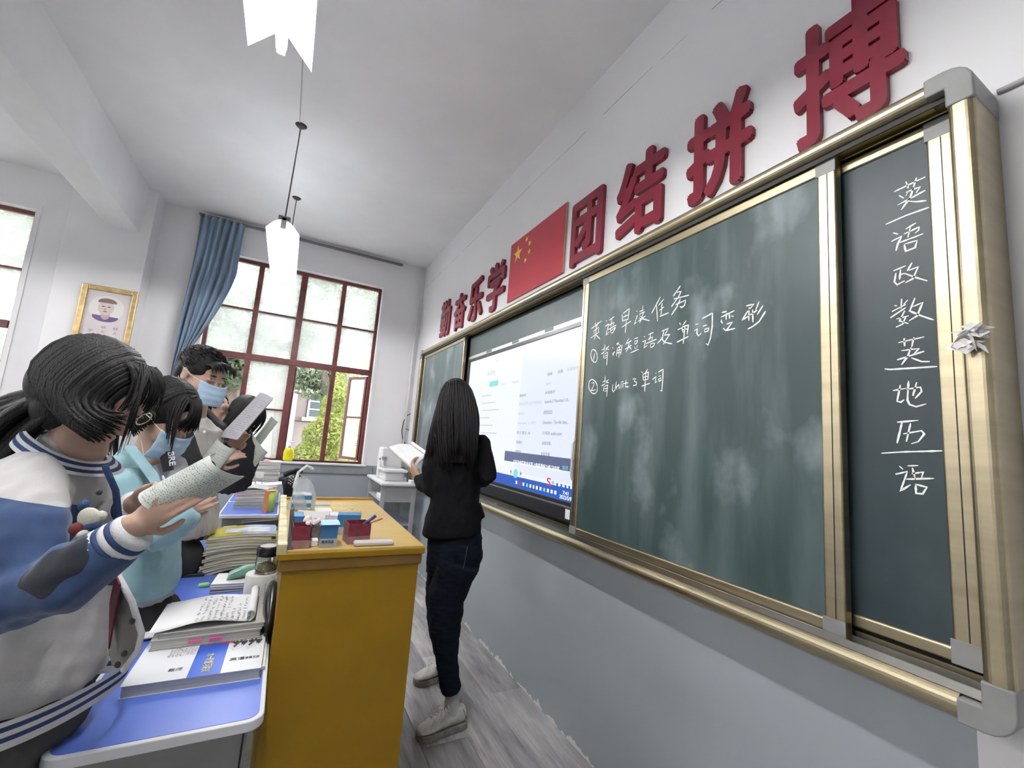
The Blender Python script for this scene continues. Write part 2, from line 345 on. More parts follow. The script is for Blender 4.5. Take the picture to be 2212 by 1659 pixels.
def window(name, x0, x1, opened):
    root = structure(name); yf0, yf1 = YW + .07, YW + .12; n = 4; fw = .035
    MB().box(x0 - .004, x0 + .012, YW - .006, YW + .23, WZ0, WZ1 + .035).build('reveal', reveal, root); MB().box(x1 - .012, x1 + .022, YW - .006, YW + .23, WZ0, WZ1 + .035).build('reveal', reveal, root)
    MB().box(x0 + .012, x1 - .012, YW - .006, YW + .23, WZ1 - .012, WZ1 + .035).build('reveal', reveal, root)
    fx0, fx1 = x0 + .012, x1 - .012
    f = MB(); f.box(fx0, fx0 + fw, yf0, yf1, WZ0, WZ1 - .012); f.box(fx1 - fw, fx1, yf0, yf1, WZ0, WZ1 - .012)
    f.box(fx0 + fw, fx1 - fw, yf0, yf1, WZ1 - .012 - fw, WZ1 - .012); f.box(fx0 + fw, fx1 - fw, yf0, yf1, WZ0, WZ0 + .018)
    f.build('frame', wood_red, root, bevel=.003)
    step = (fx1 - fx0) / n; tz = 1.955; hw = [.024, .032, .024]
    xs = [fx0 + step * i for i in range(1, n)]
    for i, x in enumerate(xs): MB().box(x - hw[i], x + hw[i], yf0 - .005, yf1, WZ0 + .018, WZ1 - .03).build('mullion', wood_red, root, bevel=.003)
    MB().box(fx0 + fw, fx1 - fw, yf0 - .012, yf1, tz - .032, tz + .032).build('transom', wood_red, root, bevel=.004)
    edges = [fx0 + fw] + sum([[x - hw[i], x + hw[i]] for i, x in enumerate(xs)], []) + [fx1 - fw]
    for c in range(n):
        a, b = edges[2 * c], edges[2 * c + 1]
        MB().box(a, b, yf0 + .008, yf1 - .008, 2.438, 2.456).build('glazing_bar', wood_red, root)
        MB().box(a, b, yf0 + .022, yf0 + .026, 2.456, WZ1 - .045).build('pane', dusty, root); MB().box(a, b, yf0 + .022, yf0 + .026, tz + .032, 2.438).build('pane', dusty, root)
        if opened[c] == 0:
            MB().box(a, b, yf0 + .008, yf1 - .008, 1.425, 1.443).build('glazing_bar', wood_red, root)
            MB().box(a, b, yf0 + .022, yf0 + .026, 1.443, tz - .032).build('pane', dusty, root); MB().box(a, b, yf0 + .022, yf0 + .026, WZ0 + .018, 1.425).build('pane', dusty, root)
        elif opened[c] == 2:     # casement swung outward about its right-hand edge
            H = Vector((b, yf1, 0)); ang = math.radians(62); d = Vector((-math.cos(ang), math.sin(ang), 0)); nrm = Vector((d.y, -d.x, 0)) * .014; L = (b - a) * .96; z0, z1 = WZ0 + .03, tz - .04
            s = MB()
            def bar(t0, t1, za, zb): s.obox(H + d * (t0 + t1) / 2 + UP * (za + zb) / 2, d * (t1 - t0) / 2, nrm, UP * (zb - za) / 2)
            bar(0, .03, z0, z1); bar(L - .03, L, z0, z1); bar(.03, L - .03, z0, z0 + .03); bar(.03, L - .03, z1 - .03, z1); bar(.03, L - .03, 1.425, 1.443)
            cs = s.build('casement_sash', wood_red, root)
            for za, zb in ((z0 + .03, 1.425), (1.443, z1 - .03)): MB().obox(H + d * L / 2 + UP * (za + zb) / 2, d * (L / 2 - .03), nrm * .12, UP * (zb - za) / 2).build('casement_pane', clearer, cs)
        elif opened[c] == 1:     # sash missing / folded right back against the outside
            H = Vector((a, yf1, 0)); ang = math.radians(86); d = Vector((-math.cos(ang) * .4, math.sin(ang), 0)).normalized(); nrm = Vector((d.y, -d.x, 0)) * .014; L = (b - a) * .96; z0, z1 = WZ0 + .03, tz - .04
            s = MB()
            def bar(t0, t1, za, zb): s.obox(H + d * (t0 + t1) / 2 + UP * (za + zb) / 2, d * (t1 - t0) / 2, nrm, UP * (zb - za) / 2)
            bar(0, .03, z0, z1); bar(L - .03, L, z0, z1); bar(.03, L - .03, z0, z0 + .03); bar(.03, L - .03, z1 - .03, z1); bar(.03, L - .03, 1.425, 1.443)
            cs = s.build('casement_sash', wood_red, root)
            for za, zb in ((z0 + .03, 1.425), (1.443, z1 - .03)): MB().obox(H + d * L / 2 + UP * (za + zb) / 2, d * (L / 2 - .03), nrm * .12, UP * (zb - za) / 2).build('casement_pane', clearer, cs)
    # white stone sill with the grey painted edge below
    MB().box(x0 - .03, x1 + .03, YW - .035, YW + .22, WZ0 - .022, WZ0).build('sill', reveal, root, bevel=.004)
    MB().box(x0 - .06, x1 + .10, YW - .018, YW, WZ0 - .11, WZ0 - .022).build('sill_apron', M('grey_sill_paint', (.24, .26, .28), .7, var=.1), root, bevel=.004)
    return root
window('window_1', -.85, .83, [1, 0, 1, 2]); window('window_2', -3.82, -2.135, [0, 0, 0, 0]); window('window_3', -6.8, -5.1, [0, 0, 0, 0])
for hx0, hx1, hz0, hz1 in holes:      # daylight portals in the openings
    ld = bpy.data.lights.new('daylight_portal', 'AREA'); ld.shape = 'RECTANGLE'; ld.size = hx1 - hx0; ld.size_y = hz1 - hz0; ld.cycles.is_portal = True
    lo = bpy.data.objects.new('daylight_portal', ld); COL.objects.link(lo); lo.location = ((hx0 + hx1) / 2, YW + .235, (hz0 + hz1) / 2); lo.rotation_euler = (-PI / 2, 0, 0)
# pipe in the corner of window wall
MB().cyl((XW - .055, YW - .03, .905), (XW - .055, YW - .03, ZC), .010).build('trim_4', white_wall, kind='structure', smooth=True)
# ================================================================== chalkboard assembly
XF = 1.157       # front of the aluminium surround
def board_material(name, smear, seed, deep=(0.020, 0.038, 0.038), light=(0.046, 0.078, 0.078)):
    m = bpy.data.materials.new(name); m.use_nodes = True; nt = m.node_tree; b = nt.nodes['Principled BSDF']
    g = N(nt, 'ShaderNodeNewGeometry'); P = g.outputs['Position']
    mp = N(nt, 'ShaderNodeMapping'); mp.inputs['Location'].default_value = (seed * 3.1, seed * 1.7, seed * 5.3); nt.links.new(P, mp.inputs[0]); V = mp.outputs[0]
    wide = noisen(nt, V, 1.6, 3, (1, 1.6, .7)); st = noisen(nt, V, 9, 6, (1, 1.0, .16)); fine = noisen(nt, V, 30, 8, (1, .9, .3)); sw = noisen(nt, V, 3.2, 7, (1, 1.2, 1.0))
    base = mixc(nt, wide, deep, light)
    a = N(nt, 'ShaderNodeMapRange'); a.inputs[1].default_value = .46; a.inputs[2].default_value = .78; nt.links.new(st, a.inputs[0])
    c = N(nt, 'ShaderNodeMapRange'); c.inputs[1].default_value = .54; c.inputs[2].default_value = .74; nt.links.new(sw, c.inputs[0])
    k = mathn(nt, 'MULTIPLY', mathn(nt, 'ADD', mathn(nt, 'MULTIPLY', a.outputs[0], .38), mathn(nt, 'MULTIPLY', mathn(nt, 'MULTIPLY', c.outputs[0], fine), 1.5)), smear)
    col = mixc(nt, k, base, (0.26, 0.31, 0.33)); nt.links.new(col, b.inputs['Base Color'])
    b.inputs['Roughness'].default_value = .42; b.inputs['Specular IOR Level'].default_value = .38
    return m
green_main = board_material('green_enamel_smeared', .85, 1.0); green_right = board_material('green_enamel_clean', .10, 2.3, (.014, .028, .033), (.034, .052, .060))
green_left = board_material('green_enamel_dusty', 1.25, 3.9, (.06, .085, .09), (.10, .13, .14)); green_top = board_material('green_enamel_strip', .12, 5.0, (.05, .072, .076), (.065, .09, .095))
def rtube(a0, a1, x0, x1, lo, hi, r, axis, n=5):
    """extrusion along y ('y') or z ('z') of a section with rounded room-side corners"""
    sec = [(x1, lo)] + [(x1, hi)]
    for k in range(n + 1):
        t = PI / 2 * k / n; sec.append((x0 + r - r * math.sin(t), hi - r + r * math.cos(t)))
    for k in range(n + 1):
        t = PI / 2 * k / n; sec.append((x0 + r - r * math.cos(t), lo + r - r * math.sin(t)))
    mk = (lambda s, a: (s[0], a, s[1])) if axis == 'y' else (lambda s, a: (s[0], s[1], a))
    return MB().rings([[mk(s, a) for s in sec] for a in (a0, a1)])
Y0, Y1, Z0, Z1 = .292, 4.41, .856, 2.158
bd = thing('chalkboard_surround', 'long champagne metal frame with tray and tracks fixed along the grey and white wall', 'board frame', (XF, 2.35, Z0))
rtube(Y0 + .075, Y1 - .05, XF, XW - .003, Z1 - .042, Z1, .020, 'y').build('top_rail', alu, bd, smooth=False)
rtube(Y0 + .075, Y1 - .05, XF, XW - .003, Z0, Z0 + .045, .020, 'y').build('bottom_rail', alu, bd)
rtube(Z0 + .08, Z1 - .085, XF, XW - .003, Y0, Y0 + .042, .014, 'z').build('right_post', alu, bd)
rtube(Z0 + .06, Z1 - .06, XF, XW - .003, Y1 - .045, Y1, .014, 'z').build('left_post', alu_d, bd)
def cap(y, z, sy, sz, n=5):
    pts = [(0, 0)]; L, H, r = .078, .088, .045
    pts = [(L, 0), (L, -.043), (.045, -.043), (.045, -H), (0, -H)]
    arc = [(r - r * math.cos(PI / 2 * k / n), -(r - r * math.sin(PI / 2 * k / n))) for k in range(n + 1)]
    pts = pts + arc
    P = [(XF - .003, y + sy * a, z + sz * b) for a, b in pts]
    return MB().prism(P, (XW - XF, 0, 0))
for y, z, sy, sz in ((Y0 - .002, Z1 + .002, 1, 1), (Y0 - .002, Z0 - .002, 1, -1), (Y1 + .002, Z1 + .002, -1, 1), (Y1 + .002, Z0 - .002, -1, -1)):
    cap(y, z, sy, sz).build('corner_cap', capm, bd, bevel=.004)
MB().box(1.250, XW - .003, Y0 + .04, Y1 - .045, Z0 + .04, Z1 - .04).build('back_plate', dark_gap, bd)
for x, z0, z1, m_ in ((1.176, Z1 - .056, Z1 - .042, dark_gap), (1.205, Z1 - .060, Z1 - .042, M('brass_edge', (.75, .62, .30), .25, 1.0)), (1.232, Z1 - .050, Z1 - .042, dark_gap)):
    MB().box(x, x + .004, Y0 + .042, Y1 - .045, z0, z1).build('top_track', m_, bd)
for x, z1, m_ in ((1.172, Z0 + .062, silver), (1.204, Z0 + .066, silver), (1.226, Z0 + .072, alu)):
    MB().box(x, x + .004, Y0 + .042, Y1 - .045, Z0 + .045, z1).build('bottom_track', m_, bd)
MB().box(XF + .018, 1.25, Y0 + .042, Y1 - .045, Z0 + .045, Z0 + .048).build('tray_floor', M('chalk_dusted_metal', (.20, .19, .18), .75, .3, var=.5, scale=12), bd)
# ---- panels
def panel(name, label, y0, y1, z0, z1, x, face, sw=.045, th=.026, metal=alu, kids=True, rail=.042):
    t = thing(name, label, 'chalkboard', (x, (y0 + y1) / 2, z0))
    MB().box(x + .006, x + th, y0 + .01, y1 - .01, z0 + .01, z1 - .01).build('writing_surface', face, t)
    rtube(z0, z1, x, x + th, y0, y0 + sw, .006, 'z').build('stile', metal, t); rtube(z0, z1, x, x + th, y1 - sw, y1, .006, 'z').build('stile', metal, t)
    rtube(y0 + sw, y1 - sw, x, x + th, z1 - rail, z1, .006, 'y').build('rail', metal, t); rtube(y0 + sw, y1 - sw, x, x + th, z0, z0 + rail, .006, 'y').build('rail', metal, t)
    for yy in (y0, y1):
        s = 1 if yy == y0 else -1
        MB().box(x - .001, x + .004, min(yy, yy + s * (sw + .003)), max(yy, yy + s * (sw + .003)), z1 - .045, z1 + .001).build('corner_piece', capm, t, bevel=.001)
        MB().box(x - .001, x + .004, min(yy, yy + s * (sw + .003)), max(yy, yy + s * (sw + .003)), z0 - .001, z0 + .045).build('corner_piece', capm, t, bevel=.001)
    for s in (y0 + sw * .42, y1 - sw * .45): MB().box(x - .0012, x + .001, s, s + .0015, z0 + .046, z1 - .046).build('groove', dark_gap, t)
    return t
pm_ = panel('sliding_chalkboard', 'large green sliding chalkboard with white handwritten task list and smeared chalk', .558, 1.642, .903, 2.113, 1.186, green_main)
pr_ = panel('fixed_chalkboard', 'narrow green chalkboard with a vertical column of chalk characters beside the end post', .345, 1.40, .935, 2.100, 1.222, green_right, rail=.03)
pl_ = panel('sliding_chalkboard', 'pale dusty green chalkboard behind the woman, near the window', 3.205, 4.34, .903, 2.113, 1.186, green_left, sw=.022)
MB().tube([(1.178, 1.628, 1.15), (1.170, 1.628, 1.17), (1.170, 1.628, 1.31), (1.178, 1.628, 1.33)], .006, 8).build('handle', M('clear_plastic_grip', (.6, .6, .58), .2), pm_, smooth=True)
st_ = thing('header_board', 'plain grey green board strip above the lit display', 'chalkboard', (1.235, 2.4, 1.93))
MB().box(1.235, 1.249, 1.655, 3.19, 1.935, 2.10).build('strip_surface', green_top, st_)
MB().box(1.229, 1.240, 1.655, 3.19, 1.914, 1.936).build('strip_edge', silver, st_)
for y in (1.95, 2.35, 2.75): MB().box(1.2275, 1.2295, y, y + .09, 1.918, 1.940).build('tape_scrap', M('grey_tape', (.16, .20, .19), .6), st_)
# ---- chalk writing traced stroke by stroke
def chalk_strokes(chars, ox, oy, sc, X, wd, parent, seed=0):
    rnd = random.Random(seed)
    for ch in chars:
        mb = MB()
        for st in ch:
            P = [on(ox + a / sc, oy + b / sc, 0, X) for a, b in st]
            # resample into short pieces of slightly varying width
            Q = []
            for i in range(len(P) - 1):
                L = (P[i + 1] - P[i]).length; n = max(1, int(L / .008))
                for k in range(n): Q.append(P[i].lerp(P[i + 1], k / n))
            Q.append(P[-1])
            if len(Q) < 2: continue
            vs = []; 
            for i, p in enumerate(Q):
                t = (Q[min(i + 1, len(Q) - 1)] - Q[max(i - 1, 0)]).normalized(); nn = Vector((1, 0, 0)).cross(t)
                wv = wd * (.75 + .5 * rnd.random()) * (.6 if i in (0, len(Q) - 1) else 1) / 2
                p = Vector((X - .0008, p.y, p.z)); vs += [p + nn * wv, p - nn * wv]
            mb.add(vs, [(2 * i, 2 * i + 1, 2 * i + 3, 2 * i + 2) for i in range(len(Q) - 1)])
        mb.build('chalk_character', chalk, [c_ for c_ in parent.children if c_.name.startswith('writing_surface')][0])
def ellp(cx, cy, rx, ry, tilt=0, n=18):
    return [(cx + rx * math.cos(2 * PI * k / n) + tilt * math.sin(2 * PI * k / n), cy + ry * math.sin(2 * PI * k / n)) for k in range(n + 1)]
A = [
 [[(150,665),(300,550)],[(205,580),(215,640)],[(240,565),(240,628)],[(185,700),(255,640),(250,710)],[(185,700),(195,740)],[(140,800),(265,710)],[(225,610),(215,740),(195,820)],[(215,750),(275,812)]],
 [[(360,550),(374,556)],[(345,635),(400,595),(360,760),(405,710)],[(405,545),(480,490)],[(445,525),(430,640)],[(400,620),(475,570),(460,640)],[(390,680),(510,610)],[(430,660),(425,720)],[(425,700),(500,640),(460,720),(430,728)]],
 [[(590,460),(600,560)],[(600,450),(695,375),(680,520)],[(605,500),(680,465)],[(605,550),(685,525)],[(585,645),(720,555)],[(655,545),(635,725)]],
 [[(795,410),(810,417)],[(790,490),(815,475),(765,600),(800,570)],[(840,420),(900,395)],[(890,330),(885,400)],[(835,460),(915,420),(895,450)],[(845,480),(865,497)],[(835,510),(860,522)],[(820,560),(930,480)],[(895,440),(870,530),(840,580)],[(880,520),(990,553)]],
 [[(1140,210),(1015,445)],[(1085,330),(1100,560)],[(1190,240),(1115,330)],[(1125,405),(1195,350)],[(1165,300),(1150,470)],[(1130,490),(1260,435)]],
 [ellp(190,1055,46,92,10),[(200,1010),(180,1115)]],
 [[(345,890),(330,1020)],[(300,970),(340,950)],[(290,1030),(335,1000)],[(405,910),(365,955),(405,965)],[(365,925),(360,1000)],[(330,1030),(325,1088)],[(340,1030),(385,1000),(370,1190)],[(340,1060),(375,1045)],[(335,1090),(370,1075)]],
 [[(450,935),(465,945)],[(450,1030),(490,990),(455,1045),(475,1040)],[(510,890),(545,860),(520,900)],[(540,880),(560,900)],[(525,940),(510,1060)],[(520,945),(590,900),(570,1040)],[(520,980),(580,960)],[(515,1015),(575,1000)],[(555,910),(545,1085)]],
 [[(690,800),(640,900)],[(660,880),(730,830)],[(635,960),(730,900)],[(695,860),(680,940),(645,1000)],[(690,920),(725,962)],[(765,812),(820,790)],[(775,840),(772,890),(805,870),(815,830),(775,845)],[(770,920),(782,960)],[(810,900),(800,950)],[(710,1010),(830,960)]],
 [[(905,775),(920,785)],[(880,855),(930,830),(905,940),(955,900)],[(970,750),(1045,715)],[(1000,740),(985,830)],[(960,820),(1030,780),(1015,830)],[(930,880),(1085,815)],[(1000,880),(1000,930)],[(1000,880),(1060,870),(1040,915),(1000,940)]],
 [[(1160,700),(1255,660),(1200,760),(1275,745),(1180,890)],[(1190,690),(1170,800),(1095,880)],[(1150,790),(1200,860),(1310,882)]],
 [ellp(175,1495,62,102,14),[(155,1450),(190,1430),(185,1480),(145,1555),(215,1540)]],
 [[(350,1340),(345,1440)],[(315,1430),(350,1410)],[(295,1485),(345,1455)],[(400,1390),(365,1430),(402,1440)],[(370,1400),(365,1450)],[(335,1490),(325,1560)],[(340,1490),(385,1470),(370,1640)],[(340,1530),(375,1515)],[(340,1565),(370,1550)]],
 [[(460,1460),(450,1540),(465,1570),(490,1540),(510,1420)]],
 [[(510,1480),(515,1540)],[(515,1500),(545,1460),(550,1530)]], [[(578,1440),(572,1530)],[(575,1432),(612,1420)]],
 [[(605,1440),(602,1510)],[(650,1400),(640,1500),(690,1495)],[(612,1452),(680,1440)]],
 [[(740,1390),(790,1375),(765,1420),(800,1430),(795,1470),(750,1480)]],
 [[(870,1280),(885,1300)],[(960,1245),(915,1310)],[(890,1320),(895,1400)],[(890,1320),(970,1285),(960,1400)],[(895,1360),(960,1345)],[(895,1402),(960,1390)],[(870,1490),(990,1445)],[(930,1310),(915,1565)]],
 [[(1070,1300),(1080,1310)],[(1025,1395),(1080,1350),(1065,1440),(1095,1420)],[(1110,1290),(1180,1245),(1175,1400),(1160,1560),(1140,1550)],[(1115,1350),(1150,1335)],[(1115,1385),(1120,1420),(1150,1405),(1150,1372),(1115,1385)]]]
chalk_strokes(A, 1255, 610, 6.638, 1.192, .0042, pm_, 1)
Bc = [
 [[(200,50),(95,200)],[(150,145),(210,130),(170,215),(70,350)],[(105,240),(325,182)],[(130,320),(275,255),(260,330),(220,360),(190,345)],[(200,235),(150,350),(70,470)]],
 [[(185,580),(205,610)],[(285,545),(235,615)],[(220,640),(238,720)],[(225,640),(315,610),(295,745)],[(235,680),(300,665)],[(160,680),(215,655)],[(145,860),(315,775)],[(265,620),(258,700),(240,880)]],
 [[(415,605),(460,595)],[(400,695),(440,665),(435,730),(460,768),(500,725)],[(510,520),(660,440),(655,640),(630,800),(595,900),(565,875)],[(520,630),(580,610)],[(545,680),(550,715)],[(545,675),(610,650),(600,692),(550,715)]],
 [[(790,435),(865,415)],[(780,500),(975,405)],[(860,440),(855,535)],[(900,450),(905,520)],[(930,480),(960,490)],[(790,530),(785,560),(805,590)],[(860,600),(945,570),(880,660),(850,690)],[(810,655),(850,690),(985,660)]],
 [[(1140,340),(1255,310),(1160,420),(1080,545)],[(1080,545),(1300,400)],[(1185,360),(1180,550)],[(1235,390),(1240,575)],[(1325,275),(1280,400)],[(1385,330),(1300,465)],[(1420,415),(1330,560),(1240,630),(1165,670)]]]
chalk_strokes(Bc, 1440, 610, 6.635, 1.192, .0046, pm_, 2)
Cc = [
 [[(185,200),(490,55)],[(300,100),(325,165)],[(405,60),(370,170)],[(300,205),(440,150),(400,210)],[(325,190),(300,240)],[(235,235),(280,262)],[(220,330),(490,185)],[(380,150),(340,260),(255,375)],[(330,290),(400,296),(500,285)]],
 [[(105,515),(300,430),(525,350)]],
 [[(178,597),(225,610)],[(160,680),(260,630),(225,700),(205,770)],[(300,560),(400,500)],[(345,540),(320,640)],[(280,610),(430,540),(425,570),(390,600)],[(245,690),(470,605)],[(285,710),(300,775),(390,740),(410,670),(290,705)]],
 [[(180,965),(300,915)],[(250,950),(240,1050)],[(245,1000),(290,990)],[(205,985),(190,1070),(215,1100),(290,1060)],[(360,885),(315,965)],[(330,960),(420,925),(370,1040),(295,1080)],[(290,990),(400,1030),(510,1062)]],
 [[(260,1235),(255,1330)],[(190,1300),(215,1305)],[(320,1245),(280,1290)],[(165,1360),(300,1290)],[(150,1420),(300,1320)],[(210,1430),(330,1400)],[(290,1350),(240,1450),(325,1475)],[(300,1410),(270,1480),(205,1510)],[(390,1225),(340,1350)],[(370,1310),(465,1270),(410,1400),(330,1450)],[(330,1350),(450,1400),(570,1440)]]]
chalk_strokes(Cc, 1890, 370, 4.482, 1.228, .0038, pr_, 3)
Dc = [
 [[(215,172),(455,118)],[(270,130),(275,205)],[(360,120),(340,210)],[(245,245),(405,225),(360,275)],[(205,330),(455,250)],[(335,215),(300,300),(245,375)],[(335,310),(430,345),(505,345)]],
 [[(90,412),(140,418),(575,390)]],
 [[(165,612),(290,590)],[(235,560),(205,710),(240,718),(270,695)],[(290,600),(420,580),(430,620),(370,685)],[(310,525),(300,700),(320,740),(380,760),(475,733)],[(385,535),(350,660)]],
 [[(205,902),(400,885)],[(250,905),(205,1095)],[(260,1010),(430,980),(455,1010),(400,1080),(335,1100)],[(330,910),(290,1080)]],
 [[(60,1187),(250,1175),(620,1165)]],
 [[(225,1305),(260,1335)],[(190,1380),(300,1355),(235,1535),(330,1475)],[(300,1303),(400,1300)],[(345,1320),(375,1430)],[(340,1375),(445,1360),(430,1410)],[(290,1425),(545,1418)],[(375,1470),(380,1555),(440,1560),(480,1500),(370,1470)]]]
chalk_strokes(Dc, 1890, 700, 4.253, 1.228, .0038, pr_, 4)
# ---- interactive display
ds = thing('interactive_display', 'large lit touch display showing a pale playlist window and blue task bar', 'screen', (1.225, 2.4, .93))
MB().box(1.232, 1.249, 1.66, 3.175, .955, 1.912).build('case', black, ds, bevel=.003)
MB().box(1.222, 1.232, 1.66, 3.175, 1.888, 1.912).build('bezel_top', black, ds, bevel=.002)
MB().box(1.222, 1.232, 1.66, 3.175, 1.012, 1.036).build('bezel_bottom', black, ds, bevel=.002)
MB().box(1.216, 1.232, 1.66, 3.175, .945, 1.012).build('speaker_bar', black, ds, bevel=.003)
MB().box(1.2205, 1.222, 1.68, 3.16, 1.013, 1.017).build('silver_line', silver, ds)
MB().box(1.222, 1.232, 3.135, 3.175, 1.036, 1.888).build('bezel_side', black, ds, bevel=.002); MB().box(1.222, 1.232, 1.60, 1.665, 1.036, 1.888).build('bezel_side', black, ds)
def scr(name, col, s): return M(name, (0, 0, 0), .25, emit=col, es=s * .235)
s_bg = scr('screen_white', (.84, .88, .98), .88); s_lb = scr('screen_pale', (.78, .83, .95), .86); s_tx = scr('screen_grey_text', (.38, .42, .50), .6); s_tl = scr('screen_light_text', (.62, .68, .76), .75)
s_bl = scr('screen_taskbar_blue', (.03, .13, .60), .75); s_dk = scr('screen_notice_slate', (.12, .15, .30), .75); s_wh = scr('screen_bright', (.9, .95, 1), 1.0); s_cy = scr('screen_cyan', (.25, .78, .80), .8)
s_rd = scr('screen_red', (.65, .05, .10), .8); s_yw = scr('screen_yellow', (.95, .75, .15), .9)
XS = 1.2300
def sq(py0, py1, z0, z1, m_, name, d=0.0005): # y runs right to left on the screen
    return MB().box(XS - d - .0004, XS - d, min(py0, py1), max(py0, py1), z0, z1).build(name, m_, ds)
_ds = ds
screen_o = sq(1.665, 3.135, 1.036, 1.888, s_bg, 'screen', 0); ds = screen_o
sq(1.665, 2.28, 1.12, 1.83, s_lb, 'list_area'); sq(1.665, 3.135, 1.036, 1.098, s_bl, 'task_bar', .0006)
sq(1.665, 2.42, 1.178, 1.238, s_dk, 'notice_bar', .0012)
sq(2.74, 2.60, 1.662, 1.70, s_cy, 'button', .001)
def stx(body, px, py, W_, H_, m_=s_tx, name='screen_text', bold=0):
    p = on(px, py, 0, XS); text_mesh(body, (XS - .0022, p.y, p.z), (0, -1, 0), (0, 0, 1), W_, H_, .0004, bold).build(name, m_, ds)
for body, px, py, W_, H_, mm in (("最近播放", 1053, 812, .13, .03, s_tl), ("VIP", 1071, 783, .04, .014, s_tl), ("学习", 1085, 833, .05, .016, s_tl), ("下载全部", 1105, 829, .09, .016, s_tl),
    ("搜索", 1183, 812, .05, .016, s_tx), ("全部", 1205, 807, .05, .018, s_tx), ("批量操作", 1225, 802, .10, .018, s_tl), ("歌手", 1180, 833, .05, .015, s_tl), ("未知歌手", 1178, 852, .10, .018, s_tx),
    ("歌曲列表", 1123, 858, .08, .016, s_tx), ("ENGLISH LISTENING", 1122, 876, .26, .018, s_tl), ("episode 2 Thursday's Ch...", 1177, 873, .235, .022, s_tx), ("英语听力", 1120, 897, .08, .016, s_tl),
    ("INTRODUCE", 1175, 895, .085, .020, s_tx), ("December 12, 听力", 1119, 917, .21, .018, s_tl), ("Question - The 4th Idea...", 1173, 917, .24, .020, s_tx), ("听力 原文 18", 1117, 938, .155, .020, s_tx),
    ("1114201.audio.com", 1172, 939, .185, .018, s_tx), ("未知歌手", 1115, 958, .075, .018, s_tx), ("未知专辑", 1171, 961, .085, .020, s_tx), ("未知歌手", 1113, 978, .072, .018, s_tx), ("未知专辑", 1169, 984, .085, .020, s_tx),
    ("正在为你播放今天早上的英语听力练习内容。", 1109, 1001, .50, .024, s_wh), ("会员", 1215, 1014, .05, .020, s_cy), ("标准", 1231, 1018, .04, .020, s_cy),
    ("S", 1181, 1049, .040, .042, s_rd), ("中", 1193, 1047, .02, .020, s_bl), ("7:41", 1216, 1068, .048, .018, s_wh), ("2022/5/9", 1209, 1076, .100, .018, s_wh)):
    stx(body, px, py, W_, H_, mm, bold=.012 if mm in (s_rd, s_wh) else .004)
for k, px in enumerate((1116, 1123, 1131, 1139, 1146, 1153, 1160, 1168, 1176, 1184, 1192, 1200)):
    p = on(px, 1042 + (px - 1116) * .262, 0, XS); sq(p.y - .009, p.y + .009, p.z - .009, p.z + .009, (s_wh, s_rd, s_wh, s_cy, s_wh, s_yw, s_wh, s_wh, s_cy, s_wh, s_wh, s_wh)[k], 'task_icon', .001)
p = on(1114, 1023, 0, XS); MB().cyl((XS - .001, p.y, p.z), (XS - .002, p.y, p.z), .026).build('play_button', s_cy, ds)
for px, s in ((1104, 1), (1125, -1)):
    p = on(px, 1021 + (px - 1114) * .2, 0, XS); MB().prism([(XS - .001, p.y + s * .014, p.z), (XS - .001, p.y - s * .008, p.z + .013), (XS - .001, p.y - s * .008, p.z - .013)], (-.0004, 0, 0)).build('skip_button', s_tx, ds)
for k, px in enumerate((1204, 1213, 1222, 1230)):
    p = on(px, 1047 + (px - 1204) * .25, 0, XS); sq(p.y - .007, p.y + .007, p.z - .008, p.z + .008, s_bl, 'input_icon', .001)
for k in range(9): sq(2.86 - .02 * (k % 3), 2.70 - .07 * ((k * 7) % 3), 1.60 - k * .052, 1.606 - k * .052, s_tl, 'list_line', .001)
ds = _ds
p = on(1226, 1111, 0, 1.216); MB().box(1.2148, 1.2158, p.y - .018, p.y + .018, p.z - .022, p.z + .022).build('sticker', paper, ds)
# tray odds and ends
for px, py, L, rot, nm, lb in ((1066, 1092, .05, .3, 'chalk_stick', 'short dusty chalk stub lying in the tray by the dark jacket'),):
    p = on(px, py, 2, Z0 + .054); MB().cyl((1.195, p.y, Z0 + .054), (1.20, p.y + L, Z0 + .054), .006).build(nm, M('grey_chalk', (.3, .28, .26), .9), smooth=True); o = bpy.data.objects[nm]; tag(o, lb, 'chalk')
# ================================================================== red lettering and flag on the wall
for k, (ch, yc, z0, W_, nm) in enumerate((("勤", 4.07, 2.275, .29, 'first, nearest the window'), ("奋", 3.665, 2.27, .29, 'second from the window'), ("乐", 3.29, 2.27, .30, 'third from the window'), ("学", 2.90, 2.265, .31, 'just on the window side of the flag'),
        ("团", 1.775, 2.268, .27, 'boxed shape just right of the flag'), ("结", 1.385, 2.262, .30, 'second after the flag'), ("拼", .985, 2.25, .275, 'third after the flag'), ("搏", .575, 2.235, .275, 'largest in the picture, over the end post'))):
    t = MB(); e_ = (.009, .009, .010, .010, .011, .011, .012, .0085)[k]; hh_ = (.38, .345, .37, .385, .37, .385, .365, .40)[k]
    for j in range(9):
        dy = 0 if j == 8 else e_ * math.cos(j * PI / 4); dz = 0 if j == 8 else e_ * math.sin(j * PI / 4)
        t_ = text_mesh(ch, (XW - .0005, yc + W_ / 2 - e_ + dy, z0 + e_ + dz), (0, -1, 0), (0, 0, 1), W_ - 2 * e_, hh_ - 2 * e_, .020 + .00004 * j, 0)
        t.add(t_.v, t_.f)
    o = t.build('wall_character', red); o.location.x = 0
    tag(o, 'crimson raised wall character, ' + nm, 'lettering', 'crimson slogan characters above the chalkboard')
fl = thing('wall_flag', 'red flag panel with five yellow stars between the crimson characters', 'flag', (XW, 2.33, 2.27))
flp = MB().box(XW - .012, XW - .001, 1.985, 2.685, 2.272, 2.705).build('flag_panel', flag_red, fl, bevel=.001)
